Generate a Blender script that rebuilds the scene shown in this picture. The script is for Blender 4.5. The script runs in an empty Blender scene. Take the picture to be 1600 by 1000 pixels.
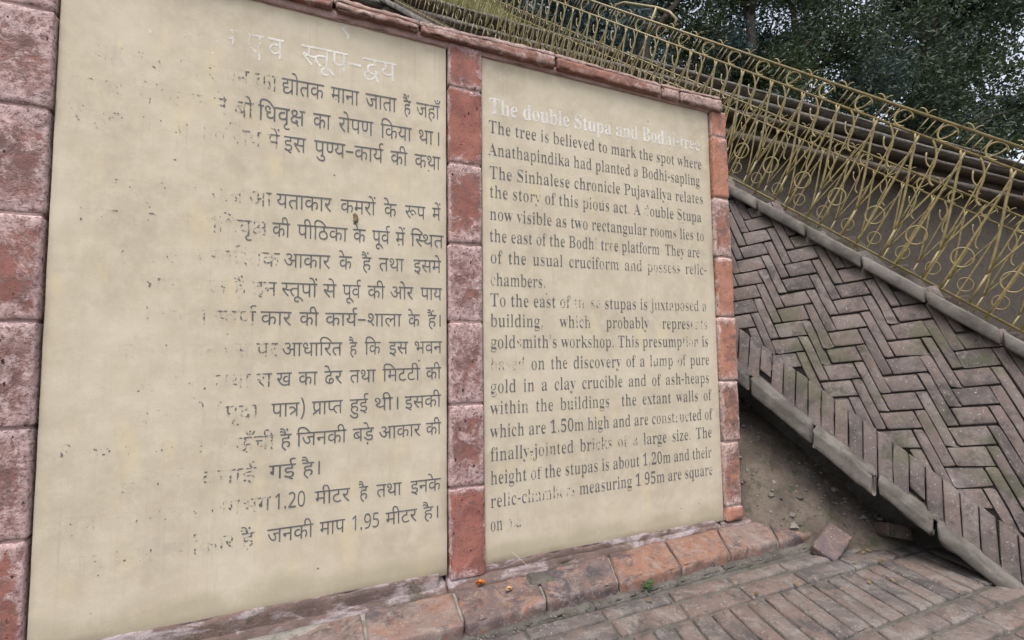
import bpy, bmesh, math, random
from mathutils import Vector, Matrix, noise as mnoise
from mathutils.geometry import tessellate_polygon

# ------------------------------------------------------------------ camera, sky, sun, exposure
SC = bpy.context.scene
COL = SC.collection
RCAM = Matrix(((0.921512, 0.015005, 0.388060), (-0.388173, 0.065758, 0.919238), (-0.011725, -0.997723, 0.066421)))          # camera (x right, y down, z ahead) -> world
CAM = Vector((-0.621796, -1.750291, 0.899906))
cd = bpy.data.cameras.new("camera")
cam = bpy.data.objects.new("camera", cd)
COL.objects.link(cam)
cx, cy, cz = RCAM @ Vector((1, 0, 0)), RCAM @ Vector((0, -1, 0)), RCAM @ Vector((0, 0, -1))
cam.matrix_world = Matrix(((cx.x, cy.x, cz.x, CAM.x), (cx.y, cy.y, cz.y, CAM.y), (cx.z, cy.z, cz.z, CAM.z), (0, 0, 0, 1)))
cd.sensor_width = 36.0
cd.lens = 36.0 * 750 / 1600
cd.clip_start = 0.02
cd.clip_end = 2000
SC.camera = cam

SUN_EL, SUN_AZ = 67, 212       # degrees; azimuth clockwise from +y
w = bpy.data.worlds.new("World")
SC.world = w
w.use_nodes = True
nt = w.node_tree
sky = nt.nodes.new("ShaderNodeTexSky")
sky.sky_type = 'NISHITA'
sky.sun_disc = False
sky.sun_elevation = math.radians(SUN_EL)
sky.sun_rotation = math.radians(SUN_AZ)
sky.dust_density = 4.0
sky.air_density = 1.0
bg = nt.nodes["Background"]
bg.inputs[1].default_value = 0.15
hsv = nt.nodes.new("ShaderNodeHueSaturation")      # thin overcast: a paler, whiter sky
hsv.inputs['Saturation'].default_value = 0.42
hsv.inputs['Value'].default_value = 1.12
nt.links.new(sky.outputs[0], hsv.inputs['Color'])
nt.links.new(hsv.outputs[0], bg.inputs[0])
sd = bpy.data.lights.new("sun", 'SUN')
sd.energy = 1.3
sd.angle = math.radians(35)
sd.color = (1.0, 0.94, 0.86)
sun = bpy.data.objects.new("sun", sd)
COL.objects.link(sun)
az, el = math.radians(SUN_AZ), math.radians(SUN_EL)
sdir = Vector((math.sin(az) * math.cos(el), math.cos(az) * math.cos(el), math.sin(el)))
sun.rotation_euler = sdir.to_track_quat('Z', 'Y').to_euler()
vs = SC.view_settings
vs.view_transform = 'Standard'
vs.look = 'None'
vs.gamma = 1
vs.exposure = 0.95

# ------------------------------------------------------------------ helpers
def link_mesh(name, verts, faces, mat, parent=None, smooth=False, loc=None):
    me = bpy.data.meshes.new(name)
    me.from_pydata(verts, [], faces)
    me.update()
    if mat: me.materials.append(mat)
    if smooth:
        me.polygons.foreach_set('use_smooth', [True] * len(me.polygons))
    o = bpy.data.objects.new(name, me)
    COL.objects.link(o)
    if parent: o.parent = parent
    if loc: o.location = loc
    return o

def empty(name, label, cat, loc=(0, 0, 0), group=None):
    o = bpy.data.objects.new(name, None)
    o.empty_display_size = 0.1
    COL.objects.link(o)
    o.location = loc
    return tag(o, label, cat, group)

def tag(o, label=None, cat=None, group=None, kind=None):
    if label: o['label'] = label
    if cat: o['category'] = cat
    if group: o['group'] = group
    if kind: o['kind'] = kind
    return o

def copy_tree(o, parent=None):
    c = o.copy()
    COL.objects.link(c)
    if parent: c.parent = parent
    for ch in list(o.children): copy_tree(ch, c)
    return c

def rough_box(c8, step=0.014, r=0.008, amp=0.002, freq=25.0, seed=0.0, open_bottom=False, maxn=60):
    """rounded, worn block; c8 = corners (bottom: x-y- x+y- x+y+ x-y+, then top)"""
    c = [Vector(p) for p in c8]
    Lx = max((c[1] - c[0]).length, (c[5] - c[4]).length)
    Ly = max((c[3] - c[0]).length, (c[7] - c[4]).length)
    Lz = max((c[4] - c[0]).length, (c[5] - c[1]).length)
    def grid(L):
        n = max(1, min(maxn, int(round(L / step))))
        rr = min(r, L * 0.45)
        g = [rr * 0.0, rr * 0.35]
        m = max(1, n - 2)
        for i in range(m + 1):
            g.append(rr + (L - 2 * rr) * i / m)
        g += [L - rr * 0.35, L]
        return g
    gx, gy, gz = grid(Lx), grid(Ly), grid(Lz)
    nx, ny, nz = len(gx) - 1, len(gy) - 1, len(gz) - 1
    vid, verts, faces = {}, [], []
    rx, ry, rz = min(r, Lx * .45), min(r, Ly * .45), min(r, Lz * .45)
    rm = min(rx, ry, rz)
    def V(i, j, k):
        key = (i, j, k)
        if key in vid: return vid[key]
        p = Vector((gx[i], gy[j], gz[k]))
        q = Vector((min(max(p.x, rm), Lx - rm), min(max(p.y, rm), Ly - rm), min(max(p.z, rm), Lz - rm)))
        d = p - q
        nrm = d.normalized() if d.length > 1e-9 else Vector((0, 0, 1))
        e = (abs(d.x) > 1e-6) + (abs(d.y) > 1e-6) + (abs(d.z) > 1e-6)
        p = q + nrm * rm
        u, v, t = p.x / Lx, p.y / Ly, p.z / Lz
        b = (c[0] * (1 - u) + c[1] * u) * (1 - v) + (c[3] * (1 - u) + c[2] * u) * v
        tt = (c[4] * (1 - u) + c[5] * u) * (1 - v) + (c[7] * (1 - u) + c[6] * u) * v
        P = b * (1 - t) + tt * t
        s = Vector((P.x * freq + seed, P.y * freq, P.z * freq))
        a = mnoise.noise(s) + 0.5 * mnoise.noise(s * 2.7) + 0.25 * mnoise.noise(s * 6.1)
        if e > 1:
            a2 = mnoise.noise(s * 0.9 + Vector((7, 3, 1)))
            a = a * 1.3 - max(0, a2 - 0.05) * 5.0 - 0.4
        P = P + nrm * (a * amp)
        vid[key] = len(verts)
        verts.append(P)
        return vid[key]
    for i in range(nx):
        for j in range(ny):
            faces.append((V(i, j, nz), V(i + 1, j, nz), V(i + 1, j + 1, nz), V(i, j + 1, nz)))
            if not open_bottom:
                faces.append((V(i, j, 0), V(i, j + 1, 0), V(i + 1, j + 1, 0), V(i + 1, j, 0)))
    for i in range(nx):
        for k in range(nz):
            faces.append((V(i, 0, k), V(i + 1, 0, k), V(i + 1, 0, k + 1), V(i, 0, k + 1)))
            faces.append((V(i, ny, k), V(i, ny, k + 1), V(i + 1, ny, k + 1), V(i + 1, ny, k)))
    for j in range(ny):
        for k in range(nz):
            faces.append((V(0, j, k), V(0, j, k + 1), V(0, j + 1, k + 1), V(0, j + 1, k)))
            faces.append((V(nx, j, k), V(nx, j + 1, k), V(nx, j + 1, k + 1), V(nx, j, k + 1)))
    return verts, faces

def box8(x0, x1, y0, y1, z0, z1):
    return [(x0, y0, z0), (x1, y0, z0), (x1, y1, z0), (x0, y1, z0), (x0, y0, z1), (x1, y0, z1), (x1, y1, z1), (x0, y1, z1)]

class MB:
    def __init__(self): self.v, self.f = [], []
    def add(self, vf):
        n = len(self.v)
        self.v += vf[0]
        self.f += [tuple(i + n for i in f) for f in vf[1]]
    def build(self, name, mat, parent=None, smooth=True): return link_mesh(name, self.v, self.f, mat, parent, smooth)

def tube(pts, r, sides=6, closed=False, r2=None):
    pts = [Vector(p) for p in pts]
    n = len(pts)
    V, F = [], []
    up = None
    for i, p in enumerate(pts):
        a = pts[(i - 1) % n] if (closed or i > 0) else p
        b = pts[(i + 1) % n] if (closed or i < n - 1) else p
        d = (b - a).normalized()
        if up is None:
            up = Vector((0, 0, 1)) if abs(d.z) < .9 else Vector((1, 0, 0))
        x = d.cross(up).normalized()
        up = x.cross(d).normalized()
        rr = r if r2 is None else r + (r2 - r) * i / (n - 1)
        for k in range(sides):
            t = 2 * math.pi * k / sides
            V.append(p + (x * math.cos(t) + up * math.sin(t)) * rr)
    m = n if closed else n - 1
    for i in range(m):
        for k in range(sides):
            a, b = i * sides + k, i * sides + (k + 1) % sides
            c, d = ((i + 1) % n) * sides + (k + 1) % sides, ((i + 1) % n) * sides + k
            F.append((a, b, c, d))
    if not closed:
        F.append(tuple(range(sides))[::-1])
        F.append(tuple((n - 1) * sides + k for k in range(sides)))
    return V, F

# ------------------------------------------------------------------ materials
class NT:
    def __init__(self, name):
        self.m = bpy.data.materials.new(name)
        self.m.use_nodes = True
        self.t = self.m.node_tree
        self.b = self.t.nodes["Principled BSDF"]
        self.b.inputs['Specular IOR Level'].default_value = 0.25
        self.tc = self.t.nodes.new("ShaderNodeTexCoord")
    def l(self, a, b): self.t.links.new(a, b)
    def noise(self, scale, detail=4, rough=0.55, vec=None, dist=0.0, stretch=None, obj=True):
        n = self.t.nodes.new("ShaderNodeTexNoise")
        n.inputs['Scale'].default_value = scale
        n.inputs['Detail'].default_value = detail
        n.inputs['Roughness'].default_value = rough
        n.inputs['Distortion'].default_value = dist
        v = vec or self.tc.outputs['Object']
        if stretch:
            mp = self.t.nodes.new("ShaderNodeMapping")
            mp.inputs['Scale'].default_value = stretch
            self.l(v, mp.inputs[0])
            v = mp.outputs[0]
        self.l(v, n.inputs['Vector'])
        return n.outputs['Fac']
    def ramp(self, fac, stops):
        r = self.t.nodes.new("ShaderNodeValToRGB")
        e = r.color_ramp.elements
        while len(e) < len(stops): e.new(0.5)
        for el, (p, c) in zip(e, stops):
            el.position = p
            el.color = c if len(c) == 4 else (*c, 1)
        self.l(fac, r.inputs[0])
        return r.outputs[0]
    def mask(self, fac, lo, hi):
        r = self.t.nodes.new("ShaderNodeMapRange")
        r.interpolation_type = 'SMOOTHSTEP'
        r.inputs[1].default_value = lo
        r.inputs[2].default_value = hi
        self.l(fac, r.inputs[0])
        return r.outputs[0]
    def math(self, op, a, b=None, c=None):
        n = self.t.nodes.new("ShaderNodeMath")
        n.operation = op
        for i, x in enumerate((a, b, c)):
            if x is None: continue
            if isinstance(x, (int, float)): n.inputs[i].default_value = x
            else: self.l(x, n.inputs[i])
        return n.outputs[0]
    def mix(self, fac, a, b, mode='MIX'):
        n = self.t.nodes.new("ShaderNodeMix")
        n.data_type = 'RGBA'
        n.blend_type = mode
        for sock, x in ((n.inputs[0], fac), (n.inputs[6], a), (n.inputs[7], b)):
            if isinstance(x, (int, float)): sock.default_value = x
            elif isinstance(x, tuple): sock.default_value = (*x, 1) if len(x) == 3 else x
            else: self.l(x, sock)
        return n.outputs[2]
    def attr(self, name):
        n = self.t.nodes.new("ShaderNodeAttribute")
        n.attribute_name = name
        return n.outputs['Fac']
    def rand(self):
        return self.t.nodes.new("ShaderNodeObjectInfo").outputs['Random']
    def sep(self, v):
        n = self.t.nodes.new("ShaderNodeSeparateXYZ")
        self.l(v, n.inputs[0])
        return n.outputs
    def bump(self, h, dist=0.002, strength=0.6):
        n = self.t.nodes.new("ShaderNodeBump")
        n.inputs['Strength'].default_value = strength
        n.inputs['Distance'].default_value = dist
        self.l(h, n.inputs['Height'])
        self.l(n.outputs[0], self.b.inputs['Normal'])
    def done(self, col, rough=0.85):
        if isinstance(col, tuple): self.b.inputs['Base Color'].default_value = (*col, 1)
        else: self.l(col, self.b.inputs['Base Color'])
        if isinstance(rough, (int, float)): self.b.inputs['Roughness'].default_value = rough
        else: self.l(rough, self.b.inputs['Roughness'])
        return self.m

def mat_panel():
    n = NT("cream_sandstone")
    big = n.noise(3.2, 5, .6)
    med = n.noise(16, 5, .65)
    streak = n.noise(9, 4, .6, stretch=(5.5, 1, 0.45))
    yel = n.noise(7, 3, .5, stretch=(1.6, 1, 0.8))
    fine = n.noise(260, 3, .7)
    c = n.ramp(big, [(.3, (.365, .316, .238)), (.5, (.435, .380, .290)), (.72, (.495, .443, .350))])
    c = n.mix(n.math('MULTIPLY', n.mask(med, .38, .72), .45), c, (.56, .505, .40))
    c = n.mix(n.math('MULTIPLY', n.mask(yel, .56, .74), .35), c, (.55, .46, .27))
    c = n.mix(n.math('MULTIPLY', n.mask(streak, .55, .75), .30), c, (.36, .315, .24))
    c = n.mix(n.math('MULTIPLY', n.mask(fine, .35, .7), .16), c, (.30, .26, .20))
    blot = n.noise(5.5, 6, .7, dist=.6)
    c = n.mix(n.math('MULTIPLY', n.mask(blot, .56, .70), .34), c, (.33, .30, .25))
    run = n.noise(20, 5, .65, stretch=(3.2, 1, .09))
    c = n.mix(n.math('MULTIPLY', n.math('MULTIPLY', n.mask(run, .55, .72), n.mask(n.noise(2.3, 3), .40, .60)), .30), c, (.29, .25, .19))
    gz = n.sep(n.tc.outputs['Generated'])
    eb = n.math('ADD', n.math('MULTIPLY', n.mask(gz[2], .10, .0), .5), n.math('MULTIPLY', n.noise(8, 6, .7), .75))
    c = n.mix(n.math('MULTIPLY', n.mask(eb, .60, .85), .5), c, (.25, .22, .145))
    et = n.math('ADD', n.math('MULTIPLY', n.mask(gz[2], .955, 1.0), .45), n.math('MULTIPLY', n.noise(11, 6, .7), .75))
    c = n.mix(n.math('MULTIPLY', n.mask(et, .58, .82), .45), c, (.30, .26, .20))
    pit = n.t.nodes.new("ShaderNodeTexVoronoi")
    pit.inputs['Scale'].default_value = 17
    n.l(n.tc.outputs['Object'], pit.inputs['Vector'])
    pm = n.math('MULTIPLY', n.mask(pit.outputs['Distance'], .085, .04), n.mask(n.noise(4.7, 2), .50, .60))
    c = n.mix(n.math('MULTIPLY', pm, .75), c, (.10, .085, .075))
    # the brown mud spot above the seventh line
    h = n.math('ADD', n.math('MULTIPLY', fine, .35), n.math('SUBTRACT', n.math('MULTIPLY', med, 1.2), pm))
    n.bump(h, .0022, .5)
    return n.done(c, .8)

def mat_red(name, deep, mid, lime_amt, pits=1.0, lime=(.57, .43, .42), shift=0.0, axis=(0, 2)):
    n = NT(name)
    big = n.noise(9, 5, .6, dist=.4)
    med = n.noise(38, 5, .65)
    fine = n.noise(210, 3, .7)
    c = n.ramp(big, [(.3, deep), (.55, mid), (.75, tuple(min(1, x * 1.25) for x in mid))])
    c = n.mix(n.math('MULTIPLY', n.rand(), .50), c, tuple(x * .75 + .05 for x in deep))
    c = n.mix(n.math('MULTIPLY', n.mask(med, .5, .75), .4), c, tuple(x * .6 for x in deep))
    c = n.mix(n.math('MULTIPLY', n.mask(n.noise(6.5, 4, .6), .55, .68), .35), c, (.17, .13, .13))
    gr = n.noise(17, 7, .75, dist=.7)
    c = n.mix(n.math('MULTIPLY', n.mask(n.math('ADD', gr, n.math('MULTIPLY', n.math('SUBTRACT', n.rand(), .5), .16)), .47, .62), .72), c, (.115, .078, .075))
    g = n.sep(n.tc.outputs['Generated'])
    eu = n.math('ABSOLUTE', n.math('SUBTRACT', n.math('MULTIPLY', g[axis[0]], 2), 1))
    ev = n.math('ABSOLUTE', n.math('SUBTRACT', n.math('MULTIPLY', g[axis[1]], 2), 1))
    edge = n.math('MAXIMUM', n.math('POWER', eu, 6), n.math('POWER', ev, 3))
    ln = n.noise(13, 7, .7, dist=.8)
    lm = n.math('ADD', n.math('MULTIPLY', edge, .36), n.math('ADD', ln, n.math('MULTIPLY', n.math('SUBTRACT', n.rand(), .5), .30)))
    lim = n.mask(lm, .69 - lime_amt, .84 - lime_amt)
    lim2 = n.math('MULTIPLY', lim, n.mask(n.noise(75, 4, .7), .3, .52))
    limc = n.mix(n.mask(med, .4, .65), lime, tuple(x * .72 for x in lime))
    limc = n.mix(n.math('MULTIPLY', n.math('SUBTRACT', 1.0, edge), n.mask(n.noise(28, 6, .75, dist=.6), .38, .60)), limc, (.205, .115, .105))
    c = n.mix(n.math('MULTIPLY', lim2, .80), c, limc)
    c = n.mix(n.math('MULTIPLY', n.mask(n.noise(115, 3, .75), .56, .66), .55), c, (.07, .045, .042))
    v = n.t.nodes.new("ShaderNodeTexVoronoi")
    v.inputs['Scale'].default_value = 52
    mp = n.t.nodes.new("ShaderNodeMapping")
    mp.inputs['Scale'].default_value = (1, 1, .5)
    n.l(n.tc.outputs['Object'], mp.inputs[0])
    n.l(mp.outputs[0], v.inputs['Vector'])
    pm = n.math('MULTIPLY', n.mask(n.math('ADD', v.outputs['Distance'], n.math('MULTIPLY', n.noise(60, 3), .5)), .44, .34), n.mask(n.noise(12, 5, .75), .50, .60))
    pm = n.math('MULTIPLY', pm, pits)
    c = n.mix(n.math('MULTIPLY', pm, .85), c, (.035, .022, .022))
    c = n.mix(n.math('MULTIPLY', n.mask(fine, .4, .7), .2), c, (.09, .05, .045))
    h = n.math('SUBTRACT', n.math('ADD', n.math('MULTIPLY', med, .9), n.math('ADD', n.math('MULTIPLY', fine, .4), n.math('MULTIPLY', lim2, .5))), n.math('MULTIPLY', pm, 1.6))
    n.bump(h, .004, .8)
    return n.done(c, .88)

def mat_brick(name, pal, dust=(.36, .31, .29), dust_amt=.5, dark=(.06, .055, .05), moss=0.0, use_attr=False):
    n = NT(name)
    rnd = n.attr('tone') if use_attr else n.rand()
    big = n.noise(7, 5, .6, dist=.6)
    med = n.noise(30, 6, .68)
    fine = n.noise(240, 3, .7)
    sel = n.math('ADD', n.math('MULTIPLY', rnd, .45), n.math('MULTIPLY', big, .62))
    c = n.ramp(sel, [(.22, pal[0]), (.42, pal[1]), (.58, pal[2]), (.78, pal[3])])
    c = n.mix(n.math('MULTIPLY', n.mask(n.noise(13, 5, .65), .5, .68), .55), c, pal[1])
    c = n.mix(n.math('MULTIPLY', n.mask(n.noise(10.5, 6, .7, dist=.9), .48, .66), dust_amt), c, dust)
    c = n.mix(n.math('MULTIPLY', n.mask(n.noise(8.3, 6, .7, dist=.5), .53, .68), .7), c, dark)
    c = n.mix(n.math('MULTIPLY', n.mask(n.noise(11.7, 7, .72, dist=.8), .54, .64), .75), c, tuple(x * 1.12 for x in pal[2]))
    c = n.mix(n.math('MULTIPLY', n.mask(n.noise(6.1, 7, .74, dist=.4), .52, .63), .8), c, tuple(x * .8 for x in pal[0]))
    c = n.mix(n.math('MULTIPLY', n.mask(n.noise(23, 7, .75, dist=.6), .56, .66), .65), c, tuple(x * 1.15 for x in dust))
    c = n.mix(n.math('MULTIPLY', n.mask(med, .53, .70), .6), c, tuple(x * .4 for x in pal[1]))
    c = n.mix(n.math('MULTIPLY', n.mask(fine, .35, .72), .30), c, (.05, .045, .043))
    c = n.mix(n.math('MULTIPLY', n.mask(n.noise(120, 2, .6), .64, .72), .45), c, (.48, .43, .40))
    if moss:
        c = n.mix(n.math('MULTIPLY', n.mask(n.noise(5, 6, .75), .5, .62), moss), c, (.055, .065, .03))
    n.bump(n.math('ADD', n.math('MULTIPLY', med, 1.0), n.math('MULTIPLY', fine, .45)), .004, .8)
    return n.done(c, .85)

def mat_mortar(name, a, b, moss=.5, lav=None):
    n = NT(name)
    big = n.noise(6, 6, .7)
    med = n.noise(45, 5, .7)
    fine = n.noise(220, 3, .7)
    c = n.mix(n.mask(big, .35, .65), a, b)
    if lav: c = n.mix(n.math('MULTIPLY', n.mask(n.noise(8.5, 6, .7, dist=.5, stretch=(.6, 1, 2.2)), .47, .60), .8), c, lav)
    c = n.mix(n.math('MULTIPLY', n.mask(n.noise(10, 6, .75), .54, .64), moss), c, (.05, .055, .03))
    c = n.mix(n.math('MULTIPLY', n.mask(med, .5, .72), .5), c, tuple(x * .4 for x in a))
    c = n.mix(n.math('MULTIPLY', n.mask(fine, .4, .7), .25), c, (.06, .05, .05))
    n.bump(n.math('ADD', med, n.math('MULTIPLY', fine, .5)), .005, .9)
    return n.done(c, .92)

def mat_text(name, col, worn):
    n = NT(name)
    wear = n.attr('wear')
    a = n.noise(95, 5, .62)
    b = n.noise(26, 3, .5, stretch=(1.6, 1, .7))
    f = n.math('ADD', n.math('MULTIPLY', a, .62), n.math('MULTIPLY', b, .38))
    th = n.math('ADD', n.math('MULTIPLY', wear, .40), .235)
    al = n.mask(n.math('SUBTRACT', f, th), -.006, .022)
    fine = n.noise(300, 3, .7)
    al = n.math('MULTIPLY', al, n.mask(fine, .22, .40))
    al = n.math('MULTIPLY', al, n.math('SUBTRACT', 1.0, n.math('MULTIPLY', wear, .22)))
    ghost = n.math('MULTIPLY', n.mask(n.noise(60, 4, .6), .30, .62), n.math('MAXIMUM', n.math('SUBTRACT', .30, n.math('MULTIPLY', wear, .34)), .03))
    al = n.math('MULTIPLY', n.math('MAXIMUM', al, ghost), worn)
    c = n.mix(n.mask(n.noise(22, 4, .6), .35, .65), col, tuple(min(1, x * 1.35 + .01) for x in col))
    n.done(c, .75)
    tr = n.t.nodes.new("ShaderNodeBsdfTransparent")
    mx = n.t.nodes.new("ShaderNodeMixShader")
    n.l(al, mx.inputs[0])
    n.l(tr.outputs[0], mx.inputs[1])
    n.l(n.b.outputs[0], mx.inputs[2])
    n.l(mx.outputs[0], n.t.nodes["Material Output"].inputs[0])
    return n.m

def mat_paint(name, col, rust):
    n = NT(name)
    c = n.mix(n.mask(n.noise(30, 5, .7), .42, .62), col, tuple(x * .66 for x in col))
    c = n.mix(n.math('MULTIPLY', n.mask(n.noise(55, 5, .7), .57, .64), .8), c, rust)
    n.b.inputs['Specular IOR Level'].default_value = .5
    n.bump(n.noise(150, 3, .6), .0008, .5)
    return n.done(c, .42)

def mat_plain(name, a, b, scale=20, rough=.8, bump=.003):
    n = NT(name)
    c = n.mix(n.mask(n.noise(scale, 5, .65), .35, .65), a, b)
    c = n.mix(n.math('MULTIPLY', n.mask(n.noise(scale * 6, 3, .7), .5, .7), .4), c, tuple(x * .5 for x in a))
    n.bump(n.noise(scale * 3, 5, .7), bump, .8)
    return n.done(c, rough)

def mat_leaf(name, a, b, trans=.25):
    n = NT(name)
    t = n.attr('tone')
    c = n.mix(t, a, b)
    n.done(c, .55)
    n.b.inputs['Specular IOR Level'].default_value = .3
    tl = n.t.nodes.new("ShaderNodeBsdfTranslucent")
    n.l(c, tl.inputs[0])
    mx = n.t.nodes.new("ShaderNodeMixShader")
    mx.inputs[0].default_value = trans
    n.l(n.b.outputs[0], mx.inputs[1])
    n.l(tl.outputs[0], mx.inputs[2])
    n.l(mx.outputs[0], n.t.nodes["Material Output"].inputs[0])
    return n.m

M_PANEL = mat_panel()
M_POST = mat_red("red_sandstone_limewashed", (.165, .066, .055), (.275, .112, .088), .17, 1.2)
M_POST2 = mat_red("orange_sandstone", (.30, .125, .082), (.39, .185, .125), .05, 1.0, lime=(.60, .47, .43))
M_COPE = mat_red("coping_sandstone", (.13, .055, .042), (.225, .108, .080), .03, .6, lime=(.42, .31, .275), axis=(1, 2))
M_CTOP = mat_red("weathered_coping_top", (.20, .115, .088), (.30, .20, .165), .03, .5, lime=(.42, .32, .29), axis=(1, 2))
M_PLINTH = mat_brick("plinth_brick", [(.058, .054, .066), (.135, .094, .086), (.22, .112, .076), (.18, .132, .118)], dust=(.25, .21, .19), dust_amt=.65)
M_PAVE = mat_brick("paving_brick", [(.066, .061, .061), (.11, .092, .087), (.142, .10, .085), (.15, .133, .122)], dust=(.205, .188, .175), dust_amt=.7, dark=(.065, .062, .058), use_attr=True)
M_BANK = mat_brick("bank_brick", [(.065, .056, .055), (.11, .088, .082), (.125, .093, .083), (.15, .125, .115)], dust=(.17, .15, .14), dust_amt=.5, dark=(.04, .036, .034), moss=.5, use_attr=True)
M_JOINT = mat_mortar("grey_joint_mortar", (.20, .19, .17), (.27, .25, .225), .5)
M_GROUT = mat_mortar("paving_grout", (.075, .07, .06), (.12, .113, .10), .7)
M_BED = mat_mortar("lime_mortar_bed", (.155, .105, .09), (.10, .072, .064), .6, lav=(.33, .285, .295))
M_LIME = mat_mortar("pink_lime_mortar", (.42, .30, .29), (.30, .19, .17), .15)
M_MOSSY = mat_mortar("mossy_mortar", (.065, .06, .052), (.12, .112, .098), .55)
M_SOIL = mat_mortar("brown_soil", (.068, .055, .045), (.13, .105, .084), .9)
M_TEXT = mat_text("grey_letter_paint", (.086, .086, .091), .93)
M_TEXTH = mat_text("dark_grey_letter_paint", (.076, .079, .086), .96)
M_TITLE = mat_text("white_letter_paint", (.66, .66, .67), .52)
M_GOLD = mat_paint("old_gold_paint", (.205, .160, .060), (.10, .068, .045))
M_TIER = mat_brick("old_tier_brick", [(.03, .026, .025), (.055, .042, .036), (.07, .05, .04), (.085, .068, .058)], dust=(.10, .088, .076), dust_amt=.35, dark=(.03, .027, .025), moss=.5)
M_LEDGE = mat_plain("grey_ledge_stone", (.135, .123, .11), (.07, .064, .055), 9)
M_EARTH = mat_plain("ground_earth", (.16, .135, .105), (.10, .09, .065), 3, .95, .01)
M_MOUND = mat_plain("mound_turf", (.13, .15, .055), (.09, .12, .04), 5, .95, .02)
M_GRASS = mat_leaf("grass_blades", (.16, .19, .05), (.30, .29, .11), .3)
M_LEAFD = mat_leaf("dark_tree_leaves", (.018, .036, .034), (.050, .080, .068), .35)
M_LEAFHAZE = mat_leaf("haze_tinted_leaves", (.022, .048, .054), (.065, .105, .110), .35)  # blue of hazy air painted into the leaf colour, no haze volume
M_LEAFG = mat_leaf("olive_tree_leaves", (.014, .026, .014), (.050, .072, .036), .25)
M_BARK = mat_plain("dark_bark", (.07, .055, .045), (.035, .03, .027), 6, .9, .02)
M_WEED = mat_leaf("weed_leaves", (.030, .075, .028), (.065, .14, .05), .2)
M_PETAL = mat_plain("marigold_petals", (.42, .085, .008), (.58, .18, .015), 90, .6, .001)
M_DRY = mat_plain("dried_flower", (.50, .33, .14), (.34, .18, .07), 90, .7, .001)
M_STRAW = mat_plain("pale_straw", (.42, .385, .30), (.32, .29, .22), 60, .6, .0005)
M_CHIP = mat_plain("pale_stone_chip", (.50, .50, .51), (.38, .37, .37), 40, .8, .002)
M_MUD = mat_plain("brown_mud", (.22, .165, .10), (.14, .105, .065), 120, .9, .003)

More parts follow.
